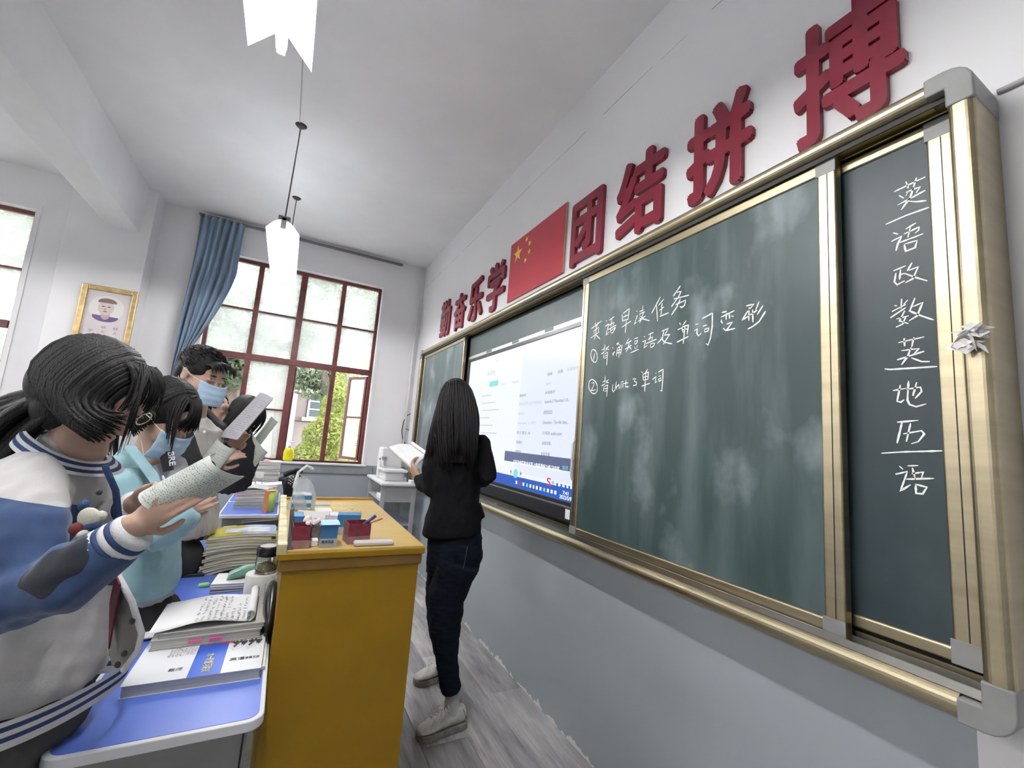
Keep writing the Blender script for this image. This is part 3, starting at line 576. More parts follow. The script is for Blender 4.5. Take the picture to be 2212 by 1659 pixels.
MB().box(XW - .013, XW - .001, 1.981, 1.985, 2.272, 2.705).build('flag_edge', M('tan_edge', (.35, .28, .2), .6), fl)
def star(cy, cz, r, rot):
    pts = [(XW - .0125, cy - (r if k % 2 == 0 else r * .385) * math.sin(rot + k * PI / 5), cz + (r if k % 2 == 0 else r * .385) * math.cos(rot + k * PI / 5)) for k in range(10)]
    MB().prism(pts, (-.0015, 0, 0)).build('star', yellow, flp)
star(2.685 - .117, 2.705 - .108, .062, 0)
for dy, dz, r in ((.235, .046, .9), (.28, .09, .3), (.28, .15, .0), (.235, .195, .5)): star(2.685 - dy, 2.705 - dz, .023, r)
# conduit and crumpled plastic at the end post
MB().cyl((XW - .006, YB + .01, 2.142), (XW - .006, .29, 2.142), .006, n=10).build('trim_5', M('grey_conduit', (.45, .43, .44), .6), kind='structure', smooth=True)
rnd = random.Random(5); mb = MB()
for k in range(22):
    c = on(2095 + rnd.uniform(-30, 26), 728 + rnd.uniform(-26, 22), 0, XF - .008 - rnd.uniform(0, .015)); 
    a = Vector((rnd.uniform(-.008, .008), rnd.uniform(-.014, .014), rnd.uniform(-.012, .012))); b = Vector((rnd.uniform(-.008, .008), rnd.uniform(-.014, .014), rnd.uniform(-.012, .012)))
    mb.add([c - a - b, c + a - b * .6, c + a * .8 + b, c - a * .7 + b], [(0, 1, 2), (0, 2, 3)])
tag(mb.build('plastic_scrap', M('crumpled_clear_film', (.72, .71, .70), .22)), 'crumpled clear plastic film stuck on the metal end post', 'scrap')
# cable loop at far end
mb = MB(); A_ = [(878, 962), (870, 950), (868, 930), (872, 910), (880, 897), (890, 893)]
mb.tube([on(a, b, 1, YW - .012) for a, b in A_], .0045, 6); mb.tube([on(a, b, 1, YW - .014) for a, b in [(874, 915), (876, 926), (882, 929), (888, 924)]], .0045, 6)
tag(mb.build('loose_cable', black, smooth=True), 'thin black cable looping on the white wall by the board end', 'cable')
# ================================================================== ceiling lamps
enamel = M('translucent_white_enamel', (0.80, 0.82, 0.84), .35)
_nt = enamel.node_tree; _o = [n for n in _nt.nodes if n.type == 'OUTPUT_MATERIAL'][0]; _t = N(_nt, 'ShaderNodeBsdfTranslucent'); _t.inputs[0].default_value = (.9, .93, .97, 1); _x = N(_nt, 'ShaderNodeMixShader'); _x.inputs[0].default_value = .55
_nt.links.new(_nt.nodes['Principled BSDF'].outputs[0], _x.inputs[1]); _nt.links.new(_t.outputs[0], _x.inputs[2]); _nt.links.new(_x.outputs[0], _o.inputs[0])  # translucency added so the wings pass tube light up to the ceiling
tube_m = M('lit_fluorescent_tube', (0, 0, 0), .5, emit=(1.0, .985, .965), es=LAMP); socket = M('lamp_socket', (.5, .5, .52), .5)
rod_m = M('dark_rod', (.10, .09, .085), .5, .6)
def lamp(x, y0, label, zr=2.60):
    y1 = y0 + 1.28; t = thing('pendant_tube_lamp', label, 'lamp', (x, (y0 + y1) / 2, zr), 'fluorescent lamps hanging from the ceiling')
    mb = MB(); W_, D = .098, .058
    for s in (1, -1):
        # reflector wing, with clipped far and near corners
        P = [(x + s * .012, y0, zr), (x + s * W_ * .55, y0, zr - D * .45), (x + s * W_, y0 + .05, zr - D), (x + s * W_, y1, zr - D), (x + s * .012, y1 - .05, zr)]
        if s < 0: P = P[::-1]
        mb.prism(P, (0, 0, .0025))
    mb.box(x - .013, x + .013, y0 + .02, y1 - .03, zr - .002, zr + .022); mb.build('reflector', enamel, t)
    MB().tube([(x, y0 + .035, zr - .044), (x, y1 - .03, zr - .044)], .0155, 14, roundcap=False).build('fluorescent_tube', tube_m, t, smooth=True)
    for yy in (y0 + .02, y1 - .03): MB().box(x - .016, x + .016, yy - .012, yy + .012, zr - .055, zr).build('lamp_holder', socket, t, bevel=.003)
    MB().box(x - .035, x + .035, y0 + .02, y0 + .07, zr + .003, zr + .035).build('ballast_box', M('grey_box', (.25, .25, .26), .5), t, bevel=.003)
    for yy, lean in ((y0 + .07, .02), (y1 - .12, .01)):
        MB().cyl((x, yy, zr + .02), (x + lean * .5, yy + lean, ZC), .004, n=8).build('hanging_rod', rod_m, t)
        MB().lathe((x + lean * .5, yy + lean, ZC - .022), [(.004, 0), (.018, .006), (.038, .022)], 16).build('ceiling_rose', rod_m, t, smooth=True)
lamp(-.175, 3.05, 'slim lit tube lamp with white wing reflector hanging before the tall window')
lamp(-.175, .315, 'lit tube lamp nearest the viewer, cut by the top of the picture')
for x, a_ in ((-3.0, 'middle'), (-5.6, 'last')):  # rows out of view, added as fill light for the room
    for y0, b_ in ((.315, 'corridor side'), (3.05, 'window side')): lamp(x, y0, 'unseen lit tube lamp added over the %s desk rows on the %s' % (a_, b_))
MB().box(-.178, -.172, .6, 3.30, ZC - .004, ZC).build('trim_6', M('ceiling_wire', (.45, .45, .46), .8), kind='structure')
# ================================================================== curtain, portrait
tag(MB().box(-1.01, 1.0, YW - .075, YW - .035, 3.272, 3.292).build('curtain_track', M('grey_track', (.16, .16, .17), .5), bevel=.002), 'thin white curtain track under the ceiling above the window', 'curtain rail')
cur = M('blue_curtain_cloth', (0.21, 0.29, 0.40), .75, var=.35, scale=3, stretch=(7, 1, .5), sheen=.3, bump=.2, bscale=160)
def cfn(u, v):
    z = 3.275 - v * 2.05; a = -.995 - .02 * v
    wv = .385 - .02 * v if v < .25 else max(.055, .38 - (v - .25) ** 1.25 * .78)
    if v > .80: wv = .055 + (v - .8) * .25
    x = a + u * wv; fold = .030 * math.sin(u * 2 * PI * 6.5 + 1.3 * math.sin(v * 3)) * (1 - .45 * v) + .012 * math.sin(u * 31 + v * 5)
    return (x + .008 * math.sin(v * 9 + u * 4), YW - .085 + fold, z)
cu = thing('window_curtain', 'faded blue curtain gathered to one side of the tall window', 'curtain', (-.9, YW - .08, 1.2))
MB().grid(cfn, 90, 60, thick=(0, .002, 0)).build('cloth', cur, cu, smooth=True)
po = thing('framed_portrait', 'gold framed portrait print with caption on the column between windows', 'picture', (-1.48, 4.868, 1.78))
gold = M('gold_leaf_frame', (.52, .38, .18), .35, .75, var=.25, scale=20)
x0, x1, z0, z1 = -1.672, -1.293, 1.80, 2.352; YP = 4.868
for a, b, c, d in ((x0, x0 + .042, z0, z1), (x1 - .042, x1, z0, z1), (x0 + .042, x1 - .042, z1 - .042, z1), (x0 + .042, x1 - .042, z0, z0 + .042)):
    MB().box(a, b, YP - .026, YP, c, d).build('frame_side', gold, po, bevel=.008)
MB().box(x0 + .04, x1 - .04, YP - .008, YP - .002, z0 + .04, z1 - .04).build('print', M('print_ground', (.58, .53, .54), .5, var=.04), po)
def disc(cx, cz, rx, rz, m_, name, d, n=28, a0=0, a1=2 * PI):
    MB().prism([(cx + rx * math.cos(a0 + (a1 - a0) * k / n), YP - d, cz + rz * math.sin(a0 + (a1 - a0) * k / n)) for k in range(n)], (0, -.0006, 0)).build(name, m_, po)
pc, pz = -1.487, 2.17
disc(pc, pz - .01, .118, .118, M('print_oval', (.64, .64, .63), .5), 'print_oval', .0085)
disc(pc, pz - .075, .088, .05, M('print_tunic', (.13, .08, .22), .5), 'printed_tunic', .0092, a0=PI * .97, a1=PI * 2.03)
disc(pc - .002, pz - .065, .03, .04, M('print_skin_dark', (.42, .32, .31), .5), 'printed_neck', .0098)
disc(pc - .006, pz + .0, .052, .068, M('print_skin', (.56, .46, .45), .5), 'printed_face', .0104)
disc(pc - .002, pz + .048, .062, .034, M('print_cap', (.20, .12, .11), .5), 'printed_hair', .0110, a0=-.15, a1=PI + .35)
for dx in (-.024, .014): disc(pc + dx, pz + .008, .011, .0045, M('print_dark', (.14, .07, .09), .5), 'printed_eye', .0112)
disc(pc - .008, pz - .034, .014, .004, M('print_dark', (.14, .07, .09), .5), 'printed_mouth', .0112); disc(pc - .010, pz - .012, .007, .012, M('print_skin_dark', (.42, .32, .31), .5), 'printed_nose', .0112)
for ch, x, z in (("榜", -1.50, 1.985), ("样", -1.42, 1.985), ("大", -1.50, 1.945), ("人", -1.42, 1.945), ("学", -1.58, 1.945)): text_mesh(ch, (x, YP - .0085, z), (1, 0, 0), (0, 0, 1), .032, .026, .0005).build('caption_character', M('caption_violet', (.22, .16, .30), .6), po)
# ================================================================== student desks
def desk(y0, label, L=.6):
    t = thing('student_desk', label, 'desk', (-.145, y0 + L / 2, ZF), 'blue topped desks in the front row'); xa, xb = -.342, .045
    def rr(a, b, c, d, r, z):
        pts = []
        for cx, cy, s in ((b - r, d - r, 0), (a + r, d - r, 1), (a + r, c + r, 2), (b - r, c + r, 3)):
            for k in range(6): th = PI / 2 * (s + k / 5); pts.append((cx + r * math.cos(th), cy + r * math.sin(th), z))
        return pts
    MB().rings([rr(xa, xb, y0 + .002, y0 + L - .002, .035, ZD - .024), rr(xa, xb, y0 + .002, y0 + L - .002, .035, ZD - .001)]).build('rim', desk_rim, t, bevel=.003)
    MB().rings([rr(xa + .011, xb - .011, y0 + .013, y0 + L - .013, .028, ZD - .004), rr(xa + .011, xb - .011, y0 + .013, y0 + L - .013, .028, ZD)]).build('desktop', desk_blue, t)
    MB().box(xa + .03, xb - .03, y0 + .04, y0 + L - .04, ZD - .17, ZD - .155).build('book_shelf', steel_grey, t)
    MB().box(xb - .036, xb - .03, y0 + .04, y0 + L - .04, ZD - .17, ZD - .024).build('front_panel', steel_grey, t)
    for yy in (y0 + .045, y0 + L - .065):
        MB().box(xa + .03, xb - .04, yy, yy + .012, ZD - .17, ZD - .024).build('side_panel', steel_grey, t)
        for xx in (xa + .10, xb - .07): MB().box(xx - .018, xx + .018, yy - .008, yy + .022, ZF + .03, ZD - .16).build('leg', steel_grey, t, bevel=.004)
        MB().box(xa + .03, xb - .02, yy - .008, yy + .022, ZF, ZF + .03).build('foot', steel_grey, t, bevel=.004)
    return t
desk(1.21, 'blue desk nearest the viewer, holding the white and blue textbook'); desk(1.812, 'blue desk carrying the glass jar and paper roll'); desk(2.414, 'blue desk under the black pencil case')
desk(3.75, 'blue desk beyond the gap, with a green cup on it'); desk(4.36, 'blue desk by the window under the tallest book pile')
# ---- books
def quadbook(name, label, c, L, W_, H_, rot, cover, pages=paper, bend=0, group=None, cat='book', z=None, thick=.0015, droop=0):
    """lying book: L along local x, W along local y"""
    t = thing(name, label, cat, c, group); cr, sr = math.cos(rot), math.sin(rot)
    def T(u, v, h):
        x = (u - .5) * L; y = (v - .5) * W_
        return (c[0] + x * cr - y * sr, c[1] + x * sr + y * cr, c[2] + h + bend * math.sin(PI * u) + droop * (1 - u) ** 2)
    def slab(a, b, ins, m_, nm):
        mb = MB(); n = 10
        mb.rings([[T(u, ins, a), T(u, 1 - ins, a), T(u, 1 - ins, b), T(u, ins, b)] for u in [ins + (1 - 2 * ins) * k / n for k in range(n + 1)]]); mb.build(nm, m_, t)
    slab(0, thick, 0, cover, 'back_cover'); slab(thick, H_ - thick, .012, pages, 'pages'); slab(H_ - thick, H_, 0, cover, 'front_cover')
    t['T'] = 0; return t, T
edge = M('page_edges', (0.50, 0.49, 0.46), .85, var=.25, scale=5, stretch=(1, 1, 60))
wcover = M('glossy_white_cover', (.78, .79, .82), .25)
t, T = quadbook('textbook', 'white textbook with a blue band and yellow title lying on the nearest desk', (-.118, 1.515, ZD), .295, .235, .028, -.02, wcover, edge)
del t['T']
nv = Vector((0, 0, 1)); zt = ZD + .0283
def Tz(u, v, h=.0283): p = Vector(T(u, v, 0)); p.z = ZD + h; return p
MB().add([Tz(.44, .0), Tz(.685, .0), Tz(.685, 1), Tz(.44, 1)], [(0, 1, 2, 3)]).build('blue_band', M('cover_blue', (.02, .10, .55), .3), t)
ex = (Tz(1, 0) - Tz(0, 0)).normalized(); ey = (Tz(0, 1) - Tz(0, 0)).normalized()
text_mesh("大一轮复习讲义", Tz(.53, .50, .0287), -ey, ex, .10, .022, .0004, .01).build('title', M('title_yellow', (.85, .72, .2), .4), t)
text_mesh("高中全程", Tz(.48, .72, .0287), ex, ey, .075, .020, .0004, .01).build('title', M('title_red', (.55, .05, .08), .4), t)
text_mesh("步步", Tz(.72, .52, .0287), ex, ey, .075, .080, .0004, .03).build('title', ink, t)
text_mesh("英语", Tz(.73, .25, .0287), ex, ey, .035, .016, .0004).build('subtitle', ink, t); text_mesh("必修第三册", Tz(.82, .25, .0287), ex, ey, .045, .014, .0004).build('subtitle', ink, t); text_mesh("教师", Tz(.28, .18, .0287), ex, ey, .03, .016, .0004).build('subtitle', ink, t)
scribble(Tz(.22, .75, .0284), ex, -ey, .07, 6, -.009, .006, seed=4, nz=Vector((0, 0, 1))).build('blurb', ink, t)
# second white booklet peeping out under it at the desk edge
tag(MB().box(.0, .038, 1.44, 1.72, ZD, ZD + .010).build('booklet', paper, bevel=.002), 'thin white booklet under the textbook at the desk edge', 'booklet')
# two workbooks stacked on the textbook, the upper one folded open with handwriting
grey_cov = M('worn_grey_cover', (.38, .37, .34), .6, var=.15)
t, T = quadbook('workbook', 'thick workbook with pink tabs lying on the white textbook', (-.120, 1.70, ZD + .029), .270, .245, .026, .02, grey_cov, edge); del t['T']
for x in (-.165, -.115): MB().box(x, x + .032, 1.5755, 1.5785, ZD + .040, ZD + .046).build('pink_tab', M('pink_tab', (.85, .12, .32), .5), t)
t, T = quadbook('notebook', 'notebook folded open on the workbook, page full of handwriting', (-.110, 1.705, ZD + .056), .262, .235, .012, .03, grey_cov, edge); del t['T']
def pg(u, v):
    x0 = -.262 + u * .272; y = 1.585 + v * .235 + .02 * u
    z = ZD + .072 + .016 * math.sin(PI * min(1, u * 1.05)) ** 2 * (1 - .3 * v)
    if u > .90:
        a = (u - .90) / .10 * 1.65 * PI; r = .0125; xb = -.262 + .90 * .272
        x0 = xb + r * math.sin(a); z = ZD + .076 + r * (1 - math.cos(a)) + .002
    return Vector((x0, y, z))
MB().grid(pg, 60, 6, thick=(0, 0, -.0006)).build('open_page', paper, t, smooth=True)
def curve_pg(p):
    u = (p.x + .262) / .272; v = (p.y - 1.585 - .02 * u) / .235; q = pg(min(max(u, 0), .89), v); return Vector((p.x, p.y, q.z))
mb = MB()
for k in range(11): scribble((-.012 - k * .0150, 1.60, ZD + .07), (0, 1, 0), (1, 0, 0), .205, 1, .01, .0092, seed=k, nz=Vector((0, 0, 1)), mb=mb, curve=curve_pg, depth=.0010)
mb.build('handwriting', ink, t)
mb = MB()
tag(MB().grid(lambda u, v: (-.325 + u * .16, 1.72 + v * .24 - u * .03, ZD + .008 + .01 * math.sin(u * 3)), 8, 4, thick=(0, 0, -.006)).build('paper_sheaf', paper, smooth=True), 'loose sheaf of printed sheets behind the open notebook', 'papers')
# black pouch at the desk edge
po_ = thing('black_pouch', 'glossy black pouch squeezed between notebook and yellow lectern', 'pouch', (.035, 1.80, ZD))
MB().tube([(.034, 1.60, ZD + .055), (.036, 1.66, ZD + .060), (.036, 1.78, ZD + .062), (.036, 1.86, ZD + .058), (.036, 1.90, ZD + .05)], [.030, .050, .055, .050, .03], 14, flat=.42, side=(0, 0, 1)).build('pouch_body', M('black_nylon', (.010, .010, .012), .28, bump=.3, bscale=40), po_, smooth=True)
MB().tube([(.012, 1.66, ZD + .10), (.012, 1.85, ZD + .10)], .002, 6).build('zip', steel_grey, po_)
# toilet roll and glass jar
tr = thing('toilet_roll', 'white toilet paper roll standing on the desk beside the lectern', 'paper roll', (-.005, 1.94, ZD))
MB().lathe((-.005, 1.94, ZD), [(.018, 0), (.052, 0), (.053, .004), (.053, .112), (.051, .115), (.020, .115), (.018, .100)], 30).build('roll', M('tissue', (.74, .73, .70), .95, bump=.1), tr, smooth=True)
MB().grid(lambda u, v: (.040 + .012 * math.sin(v * 3 + u), 1.885 + u * .05 - v * .045, ZD + .112 - v * .085), 6, 8, thick=(.0008, 0, 0)).build('loose_sheet', M('tissue', (.74, .73, .70), .95), tr, smooth=True)
jr = thing('glass_jar', 'clear glass tea jar with black lid standing on the toilet roll', 'jar', (.006, 1.94, ZD + .115))
gl = M('clear_glass', (.95, .97, .97), .03, trans=1.0)
MB().lathe((.006, 1.94, ZD + .1155), [(.030, 0), (.036, .004), (.038, .02), (.038, .055), (.034, .064), (.0345, .066), (.0325, .066), (.032, .063), (.036, .054), (.036, .02), (.033, .008), (.002, .006)], 28).build('jar_body', gl, jr, smooth=True)
MB().lathe((.006, 1.94, ZD + .1155), [(.001, .008), (.030, .009), (.034, .02), (.026, .03), (.012, .038), (.001, .036)], 18).build('tea_leaves', M('tea', (.42, .33, .20), .9, var=.4, scale=80, bump=1, bscale=200), jr, smooth=True)
MB().lathe((.006, 1.94, ZD + .1155), [(.035, .062), (.039, .064), (.039, .092), (.036, .098), (.032, .096), (.001, .095)], 28).build('jar_lid', M('black_lid', (.012, .012, .012), .3), jr, smooth=True)
MB().lathe((.006, 1.94, ZD + .1155), [(.030, .0965), (.030, .0978), (.001, .0978)], 24).build('lid_plate', M('frosted_plate', (.5, .5, .5), .3), jr)
# little pile with green pouch
for k in range(3):
    t, T = quadbook('exercise_book', ('lowest', 'middle', 'upper')[k] + ' thin exercise book of the small pile under the green pouch', (-.105 + .004 * k, 2.175, ZD + .011 * k), .15, .14, .010, .05 - .06 * k, (M('dark_cov', (.05, .05, .05), .5), grey_cov, paper)[k], edge, group='small pile of exercise books'); del t['T']
gp = thing('green_pouch', 'mint green pencil pouch lying on the small pile', 'pouch', (-.07, 2.17, ZD + .033))
MB().tube([(-.125, 2.15, ZD + .036), (-.115, 2.155, ZD + .050), (-.07, 2.17, ZD + .060), (-.02, 2.18, ZD + .062), (.0, 2.185, ZD + .050)], [.006, .022, .030, .030, .01], 14, flat=.75, side=(0, 1, 0)).build('pouch_body', M('mint_silicone', (.17, .38, .27), .4, bump=.3, bscale=25), gp, smooth=True)
MB().tube([(-.12, 2.13, ZD + .06), (-.06, 2.14, ZD + .088), (0, 2.16, ZD + .088)], .002, 6).build('zip', paper, gp)
p = on(441, 1264, 2, ZD + .008); er = MB().tube([p - Vector((.012, 0, 0)), p + Vector((.010, .004, 0))], .009, 12).build('eraser', M('lime_rubber', (.30, .62, .25), .5), smooth=True); tag(er, 'small lime green eraser on the desk before the big pile', 'eraser')
mk = MB().box(-.305, -.225, 2.325, 2.337, ZD, ZD + .014).build('marker_pen', black, bevel=.004); tag(mk, 'black marker pen beside the lime eraser', 'pen')
# big slumped pile
cols = [M('kraft_cover', (.46, .42, .26), .7, var=.1), M('olive_cover', (.40, .38, .12), .6), M('sage_cover', (.44, .44, .34), .7), M('cream_cover', (.55, .52, .42), .7), M('slate_cover', (.16, .19, .26), .6)]
rnd = random.Random(11); z = ZD
names_ = ('bottom', 'second lowest', 'third lowest', 'fourth lowest', 'fifth lowest', 'sixth lowest', 'seventh lowest', 'eighth lowest', 'fourth from the top', 'third from the top', 'second from the top')
for k in range(11):
    h = rnd.uniform(.011, .015); dr = .035 * max(0, 1 - k / 8)
    t, T = quadbook('exercise_book', names_[k] + ' exercise book of the big slumped pile', (-.108 + rnd.uniform(-.008, .008), 2.44 + rnd.uniform(-.008, .008), z + (.012 if k else .010)), .262 + rnd.uniform(-.01, .01), .20, h, rnd.uniform(-.04, .04), cols[rnd.choice((0, 0, 2, 3, 1))], edge if k % 2 else paper2, group='big slumped pile of exercise books', bend=.016 - .0011 * k, droop=-.022 * (1 - k / 14)); del t['T']; z += h + .0006
t, T = quadbook('picture_book', 'glossy yellow and blue picture book on top of the big pile', (-.105, 2.445, z + .013), .265, .205, .010, .02, M('glossy_yellow_cover', (.52, .46, .10), .22, var=.3), paper, bend=.005, droop=-.010); del t['T']
def slabpatch(u0, u1, v0, v1, m_, nm, h):
    n = 8; mb = MB(); P = [[Vector(T(u0 + (u1 - u0) * i / n, v, h)) for i in range(n + 1)] for v in (v0, v1)]
    mb.add(P[0] + P[1], [(i, i + 1, n + 2 + i, n + 1 + i) for i in range(n)]); mb.build(nm, m_, t)
slabpatch(.50, .995, .005, .995, M('cover_pale_blue', (.32, .42, .66), .2, var=.3), 'blue_half', .0104); slabpatch(.22, .9, .25, .72, M('cover_white_swirl', (.66, .68, .72), .2, var=.3, scale=20), 'printed_picture', .0108)
# desk 3: papers, pencil case
tag(MB().grid(lambda u, v: (-.235 + .27 * u, 2.80 + .19 * v + .02 * u, ZD + .075 + .004 * math.sin(u * 5)), 8, 4, thick=(0, 0, -.004)).build('paper_sheaf', paper, smooth=True), 'white sheets under the black pencil case', 'papers')
t, T = quadbook('workbook', 'white bound workbook under the sheets and black pencil case', (-.085, 2.88, ZD + .036), .235, .20, .034, .05, wcover, edge); del t['T']
t, T = quadbook('workbook', 'flat white workbook below the bound one on the third desk', (-.09, 2.86, ZD), .24, .21, .035, -.03, grey_cov, edge); del t['T']
pc_ = thing('pencil_case', 'long dark grey zipped pencil case lying on white sheets', 'pencil case', (-.04, 2.93, ZD + .079))
MB().tube([(-.150, 2.895, ZD + .098), (-.135, 2.90, ZD + .103), (.02, 2.93, ZD + .106), (.05, 2.935, ZD + .102)], [.016, .025, .026, .020], 16, flat=.85, side=(0, 0, 1)).build('case_body', M('dark_felt', (.045, .04, .045), .8, bump=.4), pc_, smooth=True)
MB().tube([(-.14, 2.875, ZD + .118), (.03, 2.905, ZD + .124)], .002, 6).build('zip', steel_grey, pc_)
# desk 4: book stacks and cup
pinkish = M('pink_cover', (.55, .30, .32), .6)
for k in range(5):
    t, T = quadbook('textbook', ('bottom', 'second', 'third', 'fourth', 'top')[k] + ' book of the low pile behind the green cup', (-.155 + .006 * (k % 3), 4.10 + .01 * k, ZD + .028 * k), .235, .19, .0275, .03 * (k % 2), (cols[4], grey_cov, paper, pinkish, paper)[k], edge, group='low pile behind the green cup', droop=-.004 * k); del t['T']
for k in range(4):
    tag(MB().grid(lambda u, v, k=k: (-.25 + .03 * k + .2 * u, 4.05 + .03 * k + .2 * v, ZD + .150 + .008 * k + .008 * math.sin(u * 4 + k)), 6, 3, thick=(0, 0, -.005)).build('paper_sheaf', paper, smooth=True), ('lowest', 'second', 'third', 'uppermost')[k] + ' loose white sheaf on the low pile by the window', 'papers', 'loose sheaves on the low pile')
cp = thing('green_cup', 'lime green plastic cup with orange side on the desk beyond', 'cup', (-.022, 3.93, ZD + .0))
MB().lathe((-.022, 3.88, ZD), [(.028, 0), (.032, .004), (.040, .16), (.037, .16), (.030, .01), (.001, .008)], 24).build('cup_body', M('lime_plastic', (.42, .55, .12), .4), cp, smooth=True)
MB().lathe((-.026, 3.878, ZD), [(.0405, .153), (.0415, .155), (.0415, .162), (.038, .162)], 24).build('cup_rim', M('orange_plastic', (.72, .28, .12), .4), cp)
MB().box(-.070, -.040, 3.84, 3.845, ZD + .0, ZD + .155).build('cup_label', M('orange_plastic', (.72, .28, .12), .4), cp)
ps = thing('phone_stand', 'small grey folding stand on white sheets near the window', 'stand', (-.12, 4.15, ZD + .18))
MB().obox((-.13, 4.15, ZD + .245), Vector((.030, 0, 0)), Vector((0, .003, .0)), Vector((0, .012, .026))).build('plate', M('light_grey_plastic', (.5, .5, .52), .4), ps, bevel=.006)
for sx in (-.024, .024): MB().obox((-.13 + sx, 4.14, ZD + .205), Vector((.004, 0, 0)), Vector((0, .004, 0)), Vector((0, 0, .028))).build('leg', M('light_grey_plastic', (.5, .5, .52), .4), ps)
# desk 5: tall pile
rnd = random.Random(21); z = ZD; k = 0
ORD = 'first second third fourth fifth sixth seventh eighth ninth tenth eleventh twelfth thirteenth fourteenth fifteenth sixteenth seventeenth eighteenth nineteenth twentieth'.split()
while z < ZD + .325:
    h = rnd.choice((.014, .018, .024, .03)); 
    t, T = quadbook('textbook', ORD[k] + ' book from the bottom of the tall pile beside the yellow soap bottle', (-.125 + rnd.uniform(-.008, .008), 4.56 + rnd.uniform(-.008, .008), z), .265, .20, h, rnd.uniform(-.03, .03), rnd.choice((paper, paper, paper, grey_cov, pinkish, paper2, wcover)), edge, group='tall pile of books by the window'); del t['T']; z += h + .0004; k += 1
# ================================================================== lectern
lec = thing('lectern', 'tall ochre yellow wooden lectern with worn top and brown molding', 'lectern', (.26, 2.0, 0))
px0, px1, py0, py1, PZ = .030, .482, 1.495, 2.515, .92
MB().box(px0 + .018, px1 - .014, py0 + .016, py1 - .016, 0, PZ - .062).build('body', ochre, lec, bevel=.003)
MB().box(px0 + .008, px1 - .006, py0 + .007, py1 - .006, PZ - .062, PZ - .026).build('molding', ochre_dark, lec, bevel=.006)
MB().box(px0, px1, py0, py1, PZ - .026, PZ - .006).build('top_edge', ochre, lec, bevel=.003)
MB().box(px0 + .004, px1 - .004, py0 + .004, py1 - .004, PZ - .006, PZ).build('top_board', ochre_top, lec)
MB().box(px0 - .004, px0 + .024, py0 + .002, py1, PZ - .012, PZ + .022).build('side_lip', M('chipped_pale_lip', (.62, .55, .32), .5, var=.3, scale=25), lec, bevel=.003)
MB().box(px0 + .024, px1, py1 - .016, py1 + .004, PZ - .012, PZ + .012).build('far_lip', M('orange_brown_lip', (.42, .22, .05), .45), lec, bevel=.002)
sv = MB(); rnd = random.Random(2)
for k in range(420):
    a = rnd.gauss(0, .055); b = rnd.gauss(0, .11); c = Vector((.285 + a, 2.12 + b, PZ + .0012)); th = rnd.uniform(0, PI); d = Vector((math.cos(th), math.sin(th), 0)) * rnd.uniform(.003, .010); e = Vector((-d.y, d.x, 0)) * .12; sv.add([c - d - e, c + d - e, c + d + e + Vector((0, 0, .001)), c - d + e], [(0, 1, 2, 3)])
sv.build('scuffed_film', M('peeling_varnish', (.78, .66, .38), .4), lec, kind='stuff')
# ---- things on the lectern
def carton(name, label, x0, x1, y0, y1, h, mats, opened=True, rot=0, flap=0):
    t = thing(name, label, 'box', ((x0 + x1) / 2, (y0 + y1) / 2, PZ)); w_ = .0015
    body, low = mats[:2]; c = Vector(((x0 + x1) / 2, (y0 + y1) / 2, 0)); Mx = Matrix.Translation(c) @ Matrix.Rotation(rot, 4, 'Z') @ Matrix.Translation(-c)
    mb = MB()
    for a in ((x0, x1, y0, y0 + w_), (x0, x1, y1 - w_, y1), (x0, x0 + w_, y0, y1), (x1 - w_, x1, y0, y1)): mb.box(*a, PZ + h * .38, PZ + h)
    lo = MB(); lo.box(x0, x1, y0, y1, PZ + .0005, PZ + h * .38)
    if not opened: mb.box(x0, x1, y0, y1, PZ + h - .001, PZ + h)
    for m_ in (mb, lo): m_.v = [tuple(Mx @ Vector(v)) for v in m_.v]
    mb.build('carton_upper', body, t); lo.build('carton_lower', low, t)
    if flap:
        f = MB().grid(lambda u, v: (x0 + (x1 - x0) * u, y0 - .0 - flap * v, PZ + h - .004 * v + .006 * math.sin(v * 2)), 3, 3, thick=(0, 0, -.001)); f.v = [tuple(Mx @ Vector(v)) for v in f.v]; f.build('flap', mats[2] if len(mats) > 2 else body, t)
    return t
redm = M('crumpled_red_card', (.20, .022, .04), .45, var=.2, scale=40, bump=.6, bscale=40); redl = M('faded_rose_card', (.28, .15, .16), .6, var=.2, scale=40)
blum = M('blue_card', (.05, .20, .42), .5, var=.1); blul = M('pale_blue_grey_card', (.42, .46, .54), .6, var=.1); whm = M('white_card', (.74, .75, .78), .5)
carton('chalk_box', 'open crumpled dark red carton at the near corner of the lectern', .064, .116, 1.525, 1.60, .066, (redm, redl))
t = carton('chalk_box', 'blue and pale carton standing between the two red ones', .146, .197, 1.53, 1.60, .070, (blum, blul, whm), rot=-.05)
MB().grid(lambda u, v: (.143 + .056 * u, 1.605 - .085 * v, PZ + .071 + .004 * math.sin(v * 3)), 3, 4, thick=(0, 0, -.001)).build('lid', M('pale_blue_lid', (.36, .58, .75), .4), t)
text_mesh("教学用品", Vector((.150, 1.529, PZ + .012)), (1, 0, 0), (0, 0, 1), .036, .010, .0004, .01).build('lettering', ink, t)
carton('chalk_box', 'red carton with pens sticking out, beside the white duster', .228, .300, 1.555, 1.625, .066, (redm, redl), rot=.12)
carton('chalk_box', 'blue carton with white top behind the red one with pens', .215, .295, 1.70, 1.76, .068, (blum, blul), False, rot=-.15)
carton('chalk_box', 'small brown carton stuffed with tissue between red and blue ones', .120, .148, 1.60, 1.66, .052, (M('brown_card', (.26, .20, .17), .7, var=.3, scale=60), M('brown_card', (.26, .20, .17), .7)))
